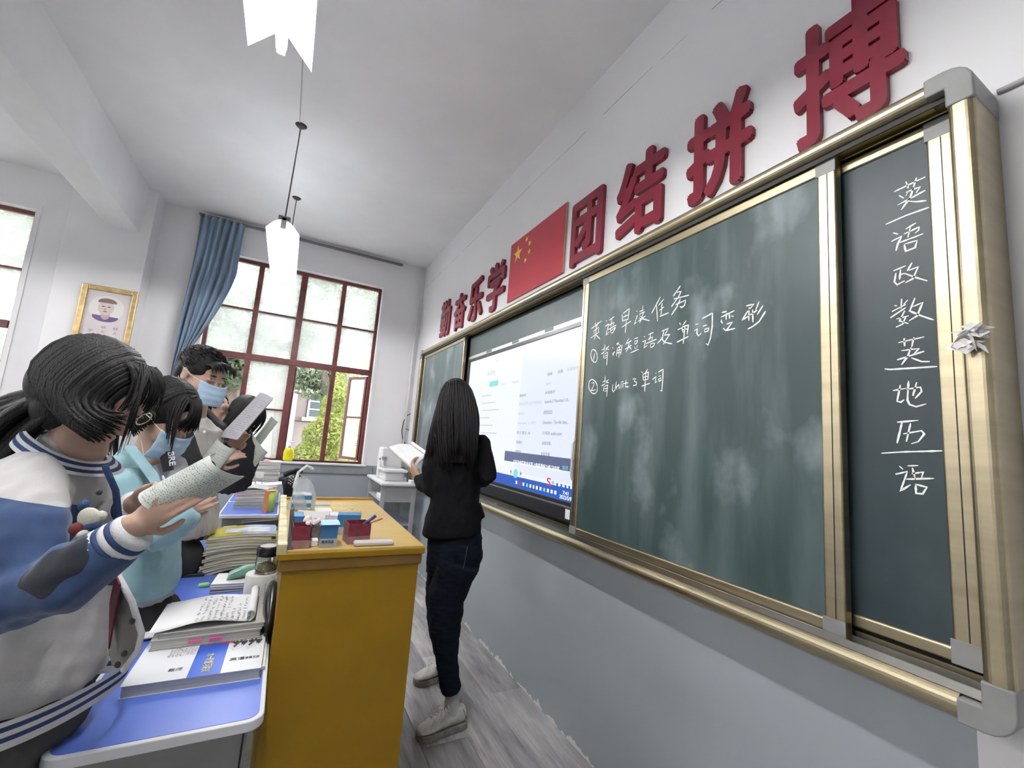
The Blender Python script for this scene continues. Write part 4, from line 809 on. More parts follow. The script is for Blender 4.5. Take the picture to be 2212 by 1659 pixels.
carton('chalk_box', 'white and violet carton behind the blue ones', .185, .255, 1.79, 1.87, .050, (M('violet_white_card', (.58, .57, .66), .5, var=.2), blul), False, rot=-.2)
carton('chalk_box', 'narrow blue carton against the side lip behind the black case', .060, .098, 1.66, 1.75, .072, (blum, blul), False)
for k, (a, b, m_, lb) in enumerate((((.255, 1.60, PZ + .03), (.318, 1.575, PZ + .088), M('navy_pen', (.03, .05, .18), .4), 'navy marker pen sticking out of the red carton'), ((.285, 1.61, PZ + .05), (.348, 1.60, PZ + .074), M('orange_pen', (.5, .16, .1), .4), 'thin orange pen lying on the rim of the red carton'))):
    tag(MB().cyl(a, b, .0055 if k == 0 else .003, n=10).build('marker_pen', m_, smooth=True), lb, 'pen')
rnd = random.Random(8); mb = MB()
for k in range(9): mb.ell((.125 + rnd.uniform(-.022, .018), 1.63 + rnd.uniform(-.03, .02), PZ + .060 + rnd.uniform(0, .014)), Vector((.012, .004, .003)), Vector((0, .012, .004)), Vector((-.003, 0, .007)), 8, 6)
tag(mb.build('tissue_wad', M('pinkish_tissue', (.66, .58, .58), .9)), 'crumpled pinkish tissue stuffed in the brown carton', 'tissue')
bc = thing('black_case', 'slim black triangular case leaning on the side lip', 'case', (.055, 1.58, PZ))
MB().prism([(.054, 1.515, PZ + .001), (.070, 1.515, PZ + .001), (.060, 1.64, PZ + .100), (.052, 1.66, PZ + .095)], (.004, .028, 0)).build('case_body', M('black_card', (.02, .02, .024), .35), bc)
tag(MB().box(.250, .378, 1.518, 1.556, PZ, PZ + .015).build('board_duster', M('white_felt_pad', (.62, .58, .58), .9, bump=.4), bevel=.006), 'flat white felt duster on the near edge of the lectern', 'duster')
tag(MB().box(.118, .142, 1.545, 1.58, PZ, PZ + .020).build('chalk_block', chalk, bevel=.003), 'white paper wrapped chalk block between red and blue cartons', 'chalk')
nt_ = thing('notice_card', 'folded white notice card with black lettering standing on the lectern', 'card', (.13, 1.85, PZ))
a = on(634, 1137, 2, PZ); b_ = on(693, 1143, 2, PZ + .0); b_ = Vector((.185, 1.79, PZ)); a = Vector((.078, 1.84, PZ))
dv = (b_ - a).normalized(); lean = Vector((-dv.y, dv.x, 0)) * .02
MB().obox((a + b_) / 2 + Vector((0, 0, .030)) + lean * .5, (b_ - a) / 2, lean.normalized() * .0008, Vector((0, 0, .030)) + lean * .5).build('card_face', paper, nt_); MB().obox((a + b_) / 2 + Vector((0, 0, .030)) + lean * 1.6, (b_ - a) / 2, lean.normalized() * .0008, Vector((0, 0, .030)) - lean * .5).build('card_back', paper, nt_)
text_mesh("卫生健康委员会", a + dv * .042 + Vector((0, 0, .028)) - lean * .02, dv, Vector((0, 0, 1)) + lean, .062, .012, .0006, .02).build('lettering', ink, nt_)
disc_ = MB().ell(a + dv * .022 + Vector((0, 0, .040)), dv * .014, lean.normalized() * .0016, Vector((0, 0, .008))); disc_.build('yellow_mark', M('mustard_mark', (.66, .40, .08), .6), nt_)
bg_ = thing('plastic_bag', 'clear carrier bag holding a blue and white packet on the far lectern', 'bag', (.12, 2.25, PZ))
film = bpy.data.materials.new('clear_film'); film.use_nodes = True; nt2 = film.node_tree; pb = nt2.nodes['Principled BSDF']; pb.inputs['Base Color'].default_value = (.75, .80, .86, 1); pb.inputs['Roughness'].default_value = .2; pb.inputs['Alpha'].default_value = .38
MB().box(.072, .150, 2.20, 2.27, PZ + .001, PZ + .072).build('packet', whm, bg_, bevel=.004)
for z in (.012, .046): MB().box(.0712, .1508, 2.199, 2.271, PZ + z, PZ + z + .018).build('packet_stripe', M('packet_blue', (.05, .22, .45), .4), bg_)
def bagfn(u, v):
    a = 2 * PI * u; r = (.052 + .012 * math.sin(3 * a + 4 * v)) * (1 - .55 * v ** 2.2); return (.112 + r * math.cos(a) * 1.0, 2.235 + r * .9 * math.sin(a), PZ + .002 + .135 * v)
MB().grid(bagfn, 30, 12).build('film', film, bg_, smooth=True)
MB().tube([(.075, 2.22, PZ + .10), (.082, 2.225, PZ + .165), (.115, 2.235, PZ + .195), (.140, 2.24, PZ + .182)], [.010, .006, .006, .008], 10, flat=.4).build('handle', M('white_film', (.72, .76, .80), .3), bg_, smooth=True)
for k, (x, y, w2, l2, m_, lb) in enumerate(((.195, 2.36, .10, .07, blul, 'pale grey blue sheet lying furthest away on the lectern'), (.205, 2.20, .07, .10, paper, 'white sheet lying behind the notice card'), (.235, 2.05, .08, .06, paper, 'small white sheet near the violet carton'))):
    tag(MB().box(x - w2 / 2, x + w2 / 2, y - l2 / 2, y + l2 / 2, PZ, PZ + .003).build('paper_sheet', m_), lb, 'paper')
# ================================================================== soap bottle on sill
sb = thing('soap_bottle', 'yellow liquid soap pump bottle standing on the window sill', 'bottle', (.0, YW + .0, WZ0))
cx_, cy_ = on(621, 996, 1, YW + .02).x, YW + .02
MB().tube([(cx_, cy_, WZ0 + .003), (cx_, cy_, WZ0 + .02), (cx_, cy_, WZ0 + .09), (cx_, cy_, WZ0 + .125), (cx_, cy_, WZ0 + .145)], [.044, .048, .050, .040, .014], 20, flat=.6, side=(1, 0, 0), roundcap=False).build('bottle_body', M('yellow_soap', (.86, .80, .02), .15, trans=.25), sb, smooth=True)
MB().cyl((cx_, cy_, WZ0 + .14), (cx_, cy_, WZ0 + .165), .016, .012).build('pump_collar', paper, sb, smooth=True); MB().cyl((cx_, cy_, WZ0 + .165), (cx_, cy_, WZ0 + .195), .005).build('pump_stem', paper, sb)
MB().box(cx_ - .018, cx_ + .045, cy_ - .009, cy_ + .009, WZ0 + .193, WZ0 + .204).build('pump_head', paper, sb, bevel=.003)
# dark patterned bag on desk 5
ub = thing('patterned_bag', 'bunched black cloth bag with white checks on the far desk edge', 'bag', (.05, 4.5, ZD))
mb = MB(); c = on(630, 1045, 1, 4.35)
mb.tube([(c.x, 4.38, ZD), (c.x - .01, 4.38, ZD + .10), (c.x, 4.38, ZD + .19), (c.x + .01, 4.38, ZD + .27)], [.045, .05, .09, .03], 14, flat=.6, side=(1, 0, 0))
mb.tube([(c.x - .09, 4.37, ZD + .19), (c.x + .0, 4.36, ZD + .20), (c.x + .10, 4.36, ZD + .17)], [.02, .05, .02], 12, flat=.7)
mb.tube([(c.x - .06, 4.36, ZD + .24), (c.x + .02, 4.36, ZD + .28), (c.x + .06, 4.36, ZD + .27)], [.02, .03, .02], 12, flat=.8)
mb.build('bag_body', M('black_satin', (.012, .012, .014), .35, bump=.8, bscale=25), ub, smooth=True)
mb = MB(); rnd = random.Random(4)
for i in range(6):
    for j in range(9):
        if (i + j) % 2: 
            q = Vector((c.x - .03 + j * .014, 4.29 - .0 * i, ZD + .155 + i * .012 + .004 * math.sin(j))); mb.add([q, q + Vector((.010, 0, .001)), q + Vector((.009, .0, .009)), q + Vector((-.001, 0, .008))], [(0, 1, 2, 3)])
mb.build('white_checks', paper, ub)
# ================================================================== corner table with printer
ct = thing('corner_table', 'small white topped grey table in the corner under the printer', 'table', (1.03, 4.55, 0)); tz = .82; tx0, tx1, ty0, ty1 = .862, 1.235, 4.17, 4.98
MB().box(tx0, tx1, ty0, ty1, tz - .025, tz).build('table_top', desk_rim, ct, bevel=.008)
tg = M('pale_grey_steel', (.42, .42, .44), .5)
for x in (tx0 + .035, tx1 - .045):
    for y in (ty0 + .06, ty1 - .08): MB().box(x - .02, x + .02, y - .012, y + .012, 0, tz - .025).build('leg', tg, ct, bevel=.003)
MB().box(tx0 + .055, tx1 - .065, ty0 + .052, ty0 + .062, tz - .18, tz - .025).build('apron', tg, ct); MB().box(tx0 + .02, tx1 - .04, ty0 + .06, ty1 - .08, .42, .435).build('lower_shelf', M('blue_grey_shelf', (.32, .34, .46), .5), ct)
MB().box(tx0 + .02, tx1 - .04, ty0 + .08, ty1 - .08, tz - .18, tz - .172).build('upper_shelf', tg, ct)
tag(MB().box(tx0 + .03, tx0 + .12, ty0 + .12, ty0 + .34, tz - .171, tz - .125).build('paper_pack', paper, bevel=.008), 'pack of white paper on the shelf of the corner table', 'paper')
pr = thing('printer', 'white desktop printer with open tray on the corner table', 'printer', (1.03, 4.6, tz)); wp = M('white_plastic', (.74, .74, .76), .4)
MB().box(.925, 1.115, 4.36, 4.66, tz, tz + .085).build('printer_base', wp, pr, bevel=.014); MB().box(.905, 1.135, 4.32, 4.68, tz + .088, tz + .112).build('scanner_lid', wp, pr, bevel=.006)
MB().box(.93, 1.11, 4.50, 4.66, tz + .112, tz + .118).build('hinge', tg, pr)
tl = thing('water_dispenser', 'upright white plastic unit with taps behind the printer', 'dispenser', (1.03, 4.8, tz))
MB().box(.945, 1.17, 4.72, 4.93, tz, tz + .31).build('dispenser_body', wp, tl, bevel=.02)
for x in (.955, .985): MB().box(x - .008, x + .008, 4.70, 4.72, tz + .19, tz + .215).build('tap', M('grey_tap', (.30, .30, .33), .4), tl)
for k, x in enumerate((.925, .957)):
    b2 = thing('lotion_bottle', ('left', 'right')[k] + ' of two small white bottles behind the printer', 'bottle', (x, 4.705, tz + .085), 'two small white bottles')
    MB().lathe((x, 4.69, tz), [(.016, 0), (.018, .005), (.018, .14), (.008, .155), (.007, .18)], 16).build('bottle_body', paper, b2, smooth=True); MB().lathe((x, 4.69, tz), [(.010, .18), (.010, .20), (.004, .205)], 14).build('bottle_cap', M('grey_tap', (.30, .30, .33), .4), b2)
tag(MB().box(1.145, 1.20, 4.30, 4.38, tz, tz + .095).build('brown_box', M('dark_brown_box', (.14, .09, .07), .6), bevel=.002), 'small dark brown box by the hand of the woman', 'box')
tag(MB().box(1.14, 1.22, 4.19, 4.29, tz, tz + .03).build('paper_stack', paper, bevel=.003), 'small stack of white paper at the table corner', 'papers')
# ================================================================== outside
gm = M('courtyard_paving', (.35, .34, .32), .9)
MB().box(-30, 30, YW + .3, 45, -1.3, -1.2).build('ground', gm, kind='structure')
bl = thing('outside_building', 'pinkish grey panelled building with a barred window outside', 'building', (-1, 12, -1.2)); YBG = 12.0
wallm = M('pink_render', (.40, .34, .335), .85, var=.08, scale=2); wallw = M('pale_cornice', (.70, .70, .68), .8, var=.1)
rt = on(645, 812, 1, YBG).z
q0 = on(663, 905, 1, YBG); q1 = on(712, 838, 1, YBG); wx0, wx1, wz0, wz1 = q0.x, q0.x + 1.25, q0.z + .05, q1.z + .02
MB().box(-14, 8, YBG, YBG + .3, -1.2, rt - .25).build('core_wall', M('joint_shadow_grey', (.20, .17, .17), .9), bl)
ph, pw = .92, .98; z = wz0 - .12 - 3 * ph
row = 0
while z < rt - .3:
    for k in range(-10, 7):
        x = wx0 - .62 + k * pw + 0; a, b, c, d = x + .012, x + pw - .012, z + .012, min(z + ph - .012, rt - .26)
        if b > wx0 - .02 and a < wx1 + .02 and d > wz0 - .02 and c < wz1 + .02:
            if a < wx0 - .05: b = wx0 - .04
            elif b > wx1 + .05: a = wx1 + .04
            else: continue
        if b - a < .05 or d - c < .05: continue
        MB().box(a, b, YBG - .03, YBG, c, d).build('wall_panel', wallm, bl)
    z += ph
MB().box(-14, 8, YBG - .30, YBG + .5, rt - .26, rt).build('cornice', wallw, bl); MB().box(-14, 8, YBG - .18, YBG, rt - .42, rt - .26).build('cornice_step', wallw, bl)
wf = MB().box(wx0, wx1, YBG - .035, YBG - .02, wz0, wz1).build('window_glass', M('dark_window', (.16, .20, .22), .2), bl)
for k in range(4): x = wx0 + (wx1 - wx0) * k / 3; MB().box(x - .025, x + .025, YBG - .07, YBG - .03, wz0, wz1).build('window_bar', wallw, bl)
for k in range(5): z = wz0 + (wz1 - wz0) * k / 4; MB().box(wx0, wx1, YBG - .06, YBG - .03, z - .018, z + .018).build('window_bar', wallw, bl)
MB().box(wx0 - .12, wx1 + .12, YBG - .16, YBG, wz0 - .10, wz0 - .01).build('window_ledge', wallw, bl)
MB().cyl((on(628, 900, 1, YBG).x, YBG - .12, -1.2), (on(628, 900, 1, YBG).x, YBG - .12, rt - .3), .09, n=14).build('downpipe', wallw, bl, smooth=True)
def leafcloud(blobs, n, size, seed):
    rng = np.random.RandomState(seed); mb = MB(); tot = sum(b[3] for b in blobs); V = []; Fc = []
    for (cx, cy, cz, wgt, rx, ry, rz) in blobs:
        k = int(n * wgt / tot); d = rng.normal(size=(k, 3)); d /= np.linalg.norm(d, axis=1)[:, None]; r = rng.uniform(.55, 1.0, (k, 1)) ** .5
        c = np.array([cx, cy, cz]) + d * r * np.array([rx, ry, rz]); a = rng.normal(size=(k, 3)); a /= np.linalg.norm(a, axis=1)[:, None]; b = np.cross(a, rng.normal(size=(k, 3))); b /= np.linalg.norm(b, axis=1)[:, None]
        s = size * rng.uniform(.6, 1.3, (k, 1)); o = len(V)
        P = np.stack([c - a * s, c + b * s * .42, c + a * s, c - b * s * .42], 1).reshape(-1, 3); V.append(P)
    V = np.concatenate(V); nq = len(V) // 4; me = bpy.data.meshes.new('foliage'); me.from_pydata(V.tolist(), [], np.arange(nq * 4).reshape(-1, 4).tolist()); return me
def leafmat(name, c, c2):
    m = M(name, c, .6, var=.01, scale=1.4, col2=c2, spec=.3); nt = m.node_tree; b = nt.nodes['Principled BSDF']; out = [n for n in nt.nodes if n.type == 'OUTPUT_MATERIAL'][0]
    tl = N(nt, 'ShaderNodeBsdfTranslucent'); tl.inputs[0].default_value = tuple(c) + (1,); mx = N(nt, 'ShaderNodeMixShader'); mx.inputs[0].default_value = .45; nt.links.new(b.outputs[0], mx.inputs[1]); nt.links.new(tl.outputs[0], mx.inputs[2]); nt.links.new(mx.outputs[0], out.inputs[0]); return m
lime = leafmat('lime_leaves', (.42, .45, .16), (.15, .20, .05)); treeg = leafmat('pale_tree_leaves', (.26, .31, .22), (.09, .13, .07))
def plant(name, label, cat, blobs, n, size, mat, trunk=None, seed=1, group=None):
    c = blobs[0]; t = thing(name, label, cat, (c[0], c[1], -1.2), group); me = leafcloud(blobs, n, size, seed); me.materials.append(mat); finish(me, 'foliage', t, kind='stuff')
    if trunk: MB().tube(trunk[0], trunk[1], 9).build('trunk', M('bark', (.16, .13, .11), .9, var=.3, bump=.6), t, smooth=True)
def pp(px, py, Y): return on(px, py, 1, Y)
bA, bB, bC, bD, bE = pp(665, 985, 7.6), pp(700, 950, 7.8), pp(722, 880, 8.2), pp(740, 930, 7.8), pp(760, 830, 8.6)
plant('lime_bush', 'bright lime green bush growing outside the open casement', 'bush', [(bA.x, 7.6, bA.z - .1, 1, .34, .4, .30), (bB.x, 7.9, bB.z, 1.3, .34, .4, .40), (bC.x + .05, 8.2, bC.z - .1, 1, .28, .4, .5), (bD.x + .15, 7.9, bD.z - .15, 1.6, .5, .5, .75), (bE.x, 8.4, bE.z + .1, .8, .4, .4, .5), (bB.x, 7.9, -.3, 2, .9, .5, .9)], 9000, .045, lime, [[(bD.x, 8.1, -1.2), (bD.x, 8.1, .8)], [.08, .04]])
for k, (px, py, Y, R_, n, sd, lb) in enumerate(((600, 690, 10.5, 1.5, 6500, 3, 'broad pale green tree seen through the middle panes'), (735, 670, 10.0, 1.35, 6500, 4, 'pale green tree seen through the panes by the wall corner'), (480, 720, 10.5, 1.4, 5000, 5, 'hazy tree behind the boy in the mask'), (20, 620, 9.5, 1.7, 5000, 6, 'hazy tree seen through the other window'), (690, 820, 9.6, .55, 1600, 7, 'drooping leafy branch before the far building'))):
    c = pp(px, py, Y); bl_ = [(c.x, Y, c.z, 1, R_, R_ * .6, R_ * .8)] + [(c.x + R_ * .8 * math.cos(j * 1.3 + k), Y + .3, c.z + R_ * .6 * math.sin(j * 2.1), .5, R_ * .5, R_ * .4, R_ * .4) for j in range(4)]
    plant('tree', lb, 'tree', bl_, n, .09 if k < 4 else .07, treeg, [[(c.x + .5, Y + .4, -1.2), (c.x + .2, Y + .3, c.z - .4), (c.x, Y, c.z + .5)], [.16, .12, .05]], sd, 'trees outside the windows')
# ================================================================== people
def fuse(mb, vox, sm=4):
    me = bpy.data.meshes.new('f'); me.from_pydata(mb.v, [], mb.f); o = bpy.data.objects.new('f', me); COL.objects.link(o)
    r = o.modifiers.new('r', 'REMESH'); r.mode = 'VOXEL'; r.voxel_size = vox
    if sm: s_ = o.modifiers.new('s', 'SMOOTH'); s_.factor = .5; s_.iterations = sm
    dg = bpy.context.evaluated_depsgraph_get(); out = bpy.data.meshes.new_from_object(o.evaluated_get(dg)); bpy.data.objects.remove(o); bpy.data.meshes.remove(me); return out
def getco(me):
    a = np.empty(len(me.vertices) * 3); me.vertices.foreach_get('co', a); return a.reshape(-1, 3)
def wrinkle(me, amp, f=(14, 14, 7), seed=0, keep=None):
    co = getco(me); nr = np.empty(len(co) * 3); me.vertex_normals.foreach_get('vector', nr); nr = nr.reshape(-1, 3); rng = np.random.RandomState(seed); d = np.zeros(len(co))
    for k in range(7):
        w_ = rng.normal(size=3); w_ *= 3.2 / np.linalg.norm(w_); ph = rng.uniform(0, 6); w2 = rng.normal(size=3) * 4
        d += np.sin((co * np.array(f) * w_).sum(1) * (1.5 + k * .9) + ph + 1.5 * np.sin((co * w2).sum(1) * 2)) / (1 + k * .45)
    d = np.sign(d) * np.abs(d) ** 1.3 / 2
    me.vertices.foreach_set('co', (co + nr * (d * amp)[:, None]).ravel()); me.update()
def fit_skin(me, mats, name, parent, smooth=True, **k):
    me.materials.clear(); 
    for m in (mats if isinstance(mats, (list, tuple)) else [mats]): me.materials.append(m)
    return finish(me, name, parent, True, **k)
def sil(A, rows, n=28, pw=2.3, mb=None, cap=True):
    """upright garment or limb from its outline: rows (py, pxL, pxR, half depth m, depth offset m)"""
    mb = mb or MB(); R = []
    for py, l, r, b, d in rows:
        L_ = qp(A, l, py, d); R_ = qp(A, r, py, d); c = (L_ + R_) / 2; a = (R_ - L_) / 2; rr_ = ray((l + r) / 2, py)
        tn = abs(rr_.dot(RH) / rr_.dot(FH)); al = a.length
        if tn > .05: b = min(b, .78 * al / tn)
        a = a * (math.sqrt(max(al * al - (b * tn) ** 2, (.5 * al) ** 2)) / al)
        ring = []
        for k in range(n):
            t = 2 * PI * k / n; cs, sn = math.cos(t), math.sin(t)
            ring.append(c + a * (math.copysign(abs(cs) ** (2 / pw), cs)) + FH * (b * math.copysign(abs(sn) ** (2 / pw), sn)))
        R.append(ring)
    mb.rings(R, cap); return mb
def onb(F_, U_):
    F_ = Vector(F_).normalized(); U_ = Vector(U_); U_ = (U_ - U_.dot(F_) * F_).normalized(); return F_, U_, F_.cross(U_)
def vw(r, f, u): return RH * r + FH * f + UP * u
def head(mb, c, F_, U_, neck, s=1.0, ear=True, nr=.047):
    F_, U_, R_ = onb(F_, U_)
    def E(f, u, r, rf, ru, rr, n=20, m=14): mb.ell(c + (F_ * f + U_ * u + R_ * r) * s, R_ * rr * s, F_ * rf * s, U_ * ru * s, n, m)
    E(-.012, .032, 0, .093, .086, .074); E(.030, -.030, 0, .062, .078, .061); E(.046, -.078, 0, .040, .032, .040); E(.066, -.100, 0, .022, .018, .024)
    E(.075, .030, 0, .018, .030, .046); E(.086, .006, .024, .012, .009, .020); E(.086, .006, -.024, .012, .009, .020)
    E(.060, -.035, .036, .028, .026, .022); E(.060, -.035, -.036, .028, .026, .022)
    P = lambda f, u, r=0: c + (F_ * f + U_ * u + R_ * r) * s
    mb.tube([P(.084, .004), P(.096, -.018), P(.108, -.034)], [.007 * s, .009 * s, .011 * s], 10); E(.100, -.038, .010, .010, .007, .008, 10, 8); E(.100, -.038, -.010, .010, .007, .008, 10, 8)
    E(.090, -.060, 0, .010, .0065, .022, 12, 8); E(.088, -.072, 0, .010, .007, .019, 12, 8)
    if ear:
        for q in (1, -1): E(-.008, -.010, .073 * q, .019, .031, .008, 14, 10); E(-.012, .008, .078 * q, .012, .012, .007, 10, 8)
    mb.tube([c + (F_ * -.020 + U_ * -.02) * s, c.lerp(neck, .55) - F_ * .006, neck], [.056 * s, nr, nr * 1.12], 18)
    return F_, U_, R_
def hand(mb, W_, d, n, side, curls=(.5, .6, .7, .8), spread=.10, s=1.0, thumb=(.55, .55), tlen=1.0):
    """W_ wrist, d along the palm, n the way the palm faces; side = +1 if the thumb is on d x n"""
    d = Vector(d).normalized(); n = Vector(n); n = (n - n.dot(d) * d).normalized(); t = d.cross(n) * side; W_ = Vector(W_)
    L = .082 * s
    mb.rings([[W_ + d * (L * u) + t * (w_ * s * math.cos(a)) + n * (h * s * math.sin(a)) for a in [2 * PI * k / 16 for k in range(16)]] for u, w_, h in ((-.12, .024, .018), (.1, .029, .017), (.45, .039, .016), (.85, .041, .013), (1.02, .036, .009))])
    for i, (off, ln) in enumerate(((.030, .92), (.0105, 1.02), (-.009, .96), (-.0275, .78))):
        p = W_ + d * (L * .93) + t * (off * s) - n * .002; a = 0; dirn = (d + t * (spread * (off / .03))).normalized(); pts = [p - d * .012]; pts.append(p)
        for j, sl in enumerate((.040, .026, .021)):
            a += curls[i] * (.75, 1.0, .7)[j]; dd = (dirn * math.cos(a) + n * math.sin(a)).normalized(); pts.append(pts[-1] + dd * (sl * ln * s))
        mb.tube(pts, [.0085 * s, .0088 * s, .0082 * s, .0076 * s, .0066 * s], 10)
    p = W_ + d * (L * .22) + t * (.026 * s); q = p + (d * .45 + t * .75 + n * thumb[0]).normalized() * (.036 * s); r_ = q + (d * .85 + t * .15 + n * thumb[1]).normalized() * (.032 * s * tlen); e = r_ + (d * .95 - t * .1 + n * thumb[1]).normalized() * (.026 * s * tlen)
    mb.tube([p, q, r_, e], [.013 * s, .0115 * s, .0098 * s, .0080 * s], 10)
def limb(mb, pts, rads, n=16, **k): mb.tube(pts, rads, n, **k)
def locks(mb, n, f0, f1, bow, r0, seed, segs=7, jit=.01, flat=.5):
    """n tapering locks from f0(t) to f1(t), bulging by bow(t)"""
    rnd = random.Random(seed)
    for k in range(n):
        t = (k + rnd.random()) / n; a = Vector(f0(t)); b = Vector(f1(t)); m_ = Vector(bow(t)); j = Vector((rnd.uniform(-jit, jit), rnd.uniform(-jit, jit), rnd.uniform(-jit, jit) * 2))
        pts = []
        for i in range(segs + 1):
            u = i / segs; pts.append(a * (1 - u) ** 2 + m_ * 2 * u * (1 - u) + b * u * u + j * u + Vector((math.sin(u * 5 + k), math.cos(u * 4 + k * 2), 0)) * .0015)
        rr = r0 * rnd.uniform(.6, 1.2); mb.tube(pts, [rr * (.6 if i == 0 else 1 - .75 * (i / segs) ** 2.5) for i in range(segs + 1)], 6, flat=flat, roundcap=False)
def hug(mb, n, C, F_, U_, R_, rad, th0, th1, endf, r0, seed):
    """locks parted along the crown that follow the skull down one side to endf(t)"""
    rnd = random.Random(seed)
    for k in range(n):
        t = (k + rnd.random()) / n; f = (th0 + (th1 - th0) * t) * rad[0]; q_ = math.sqrt(max(.05, 1 - (f / rad[0]) ** 2)); e = Vector(endf(t)); pts = []; j = rnd.uniform(-.004, .004); lift = 1.0 + rnd.uniform(0, .035)
        for i in range(5): a = -.15 + i / 4 * 1.65; pts.append(C + F_ * (f + j) + (U_ * (math.cos(a) * rad[1]) + R_ * (math.sin(a) * rad[2])) * (q_ * lift))
        p = pts[-1]; tg = (pts[-1] - pts[-2]).normalized() * (e - p).length * .5; m_ = p + tg
        for i in range(1, 6): u = i / 5; pts.append(p * (1 - u) ** 2 + m_ * 2 * u * (1 - u) + (e + R_ * j) * u * u)
        rr = r0 * rnd.uniform(.7, 1.25); mb.tube(pts, [rr * (.5 if i == 0 else 1 if i < 7 else (1.0, .75, .25)[i - 7]) for i in range(10)], 5, flat=.6, roundcap=False)
def stripes(P0, P1, r0, r1, bands, root, side, flat=1, n=24, off=.0):
    """ribbed knit cuff or hem as bands along P0 -> P1: (u0,u1,material,name)"""
    P0 = Vector(P0); P1 = Vector(P1)
    for u0, u1, m_, nm in bands:
        rr = lambda u: r0 + (r1 - r0) * u
        MB().tube([P0.lerp(P1, u0), P0.lerp(P1, (u0 + u1) / 2), P0.lerp(P1, u1)], [rr(u0), rr((u0 + u1) / 2) + .0012, rr(u1)], n, flat=flat, side=side, roundcap=False).build(nm, m_, root, smooth=True)
def seam_attr(me, segs, planes, r):
    """signed field: > 0 on the sleeves"""
    co = getco(me); best = np.full(len(co), -1.0)
    for (pts, pl) in zip(segs, planes):
        dist = np.full(len(co), 9.)
        for a, b in zip(pts[:-1], pts[1:]):
            a = np.array(a); b = np.array(b); ab = b - a; t = np.clip(((co - a) @ ab) / (ab @ ab), 0, 1); dist = np.minimum(dist, np.linalg.norm(co - a - t[:, None] * ab, axis=1))
        s_ = (co - np.array(pl[0])) @ np.array(pl[1].normalized()); best = np.maximum(best, np.minimum(s_, r - dist))
    at = me.attributes.new('seam', 'FLOAT', 'POINT'); at.data.foreach_set('value', best)
def two_tone(name, ca, cb, patch=None):
    m = bpy.data.materials.new(name); m.use_nodes = True; nt = m.node_tree; b = nt.nodes['Principled BSDF']; at = N(nt, 'ShaderNodeAttribute', attribute_name='seam')
    g, s_ = posxyz(nt); nz = noisen(nt, g.outputs['Position'], 26, 5); A1 = mixc(nt, nz, tuple(x * .92 for x in ca), ca); B1 = mixc(nt, nz, tuple(x * .8 for x in cb), tuple(x * 1.15 for x in cb))
    col = mixc(nt, mathn(nt, 'GREATER_THAN', at.outputs['Fac'], 0), A1, B1)
    if patch:
        vd = N(nt, 'ShaderNodeVectorMath', operation='DISTANCE'); nt.links.new(g.outputs['Position'], vd.inputs[0]); vd.inputs[1].default_value = patch[0]
        col = mixc(nt, mathn(nt, 'LESS_THAN', mathn(nt, 'ADD', vd.outputs['Value'], mathn(nt, 'MULTIPLY', mathn(nt, 'SUBTRACT', noisen(nt, g.outputs['Position'], 14, 1), .5), .09)), patch[1]), col, patch[2])
    nt.links.new(col, b.inputs['Base Color']); b.inputs['Roughness'].default_value = .85; b.inputs['Sheen Weight'].default_value = .2
    bp = N(nt, 'ShaderNodeBump'); bp.inputs['Strength'].default_value = .35; bp.inputs['Distance'].default_value = .002; nt.links.new(noisen(nt, g.outputs['Position'], 420, 3), bp.inputs['Height']); nt.links.new(bp.outputs[0], b.inputs['Normal']); return m
def legs(A, hipc, feet, r=(.085, .055, .04), mat=None, root=None, body=None, hw=.15):
    """hip centre, two foot points on the floor -> trousers, skin and shoes"""
    mb = MB(); mb.ell(hipc + Vector((0, 0, .02)), RH * hw, FH * hw * .75, UP * hw * .8)
    for sgn, ft in zip((-1, 1), feet):
        h = hipc + RH * (.075 * sgn) if False else hipc.lerp(Vector((ft.x, ft.y, hipc.z)), .8); k = h.lerp(ft, .5); an = ft + UP * .09
        limb(mb, [h, k, an], [r[0], r[1], r[2]]); limb(body, [h, k, an - UP * .04], [r[0] * .8, r[1] * .8, r[2] * .8], 12); body.ell(ft + UP * .035 + RH * .04, RH * .08, FH * .025, UP * .022)
    me = fuse(mb, .010, 4); wrinkle(me, .004, seed=3); fit_skin(me, mat, 'trousers', root)
    for ft in feet:
        m2 = MB(); m2.ell(ft + UP * .045 + RH * .05, RH * .135, FH * .048, UP * .045); m2.v = [(x, y, max(z, ft.z + .002)) for x, y, z in m2.v]; m2.build('shoe', shoe_w, root, smooth=True)
# ---------------------------------------------------------------- the teacher, seen from behind
T = (.800, 1.985); q = lambda px, py, d=0: qp(T, px, py, d)
te = thing('person', 'woman with long dark hair in black jacket and navy jeans, back turned, before the display', 'person', (T[0], T[1], 0))
body = MB(); hc = q(985, 880, .015)
neck = q(985, 955, .01); Fd = vw(-.35, .93, -.25); head(body, hc, Fd, vw(0, .2, 1), neck)
sil(T, [(955, 967, 1006, .04, 0), (980, 955, 1022, .055, 0), (1050, 955, 1018, .06, 0), (1110, 950, 1012, .06, 0), (1160, 945, 1018, .06, 0), (1200, 948, 1012, .06, 0)], mb=body)
near_toe = on(899, 1600, 2, 0); near_heel = on(1003, 1566, 2, 0); far_toe = on(893, 1480, 2, 0); far_heel = far_toe + (near_heel - near_toe)
def legpts(rows): return [q((l + r) / 2, py, d) for py, l, r, d in rows]
NL = [(1215, 945, 1035, -.05), (1290, 925, 1003, -.06), (1355, 928, 995, -.055), (1420, 942, 988, -.05), (1490, 952, 995, -.02), (1530, 960, 990, -.01)]
FL = [(1215, 925, 1010, .07), (1290, 920, 985, .10), (1350, 925, 980, .14), (1405, 938, 975, .22), (1450, 950, 985, .30), (1480, 948, 978, .33)]
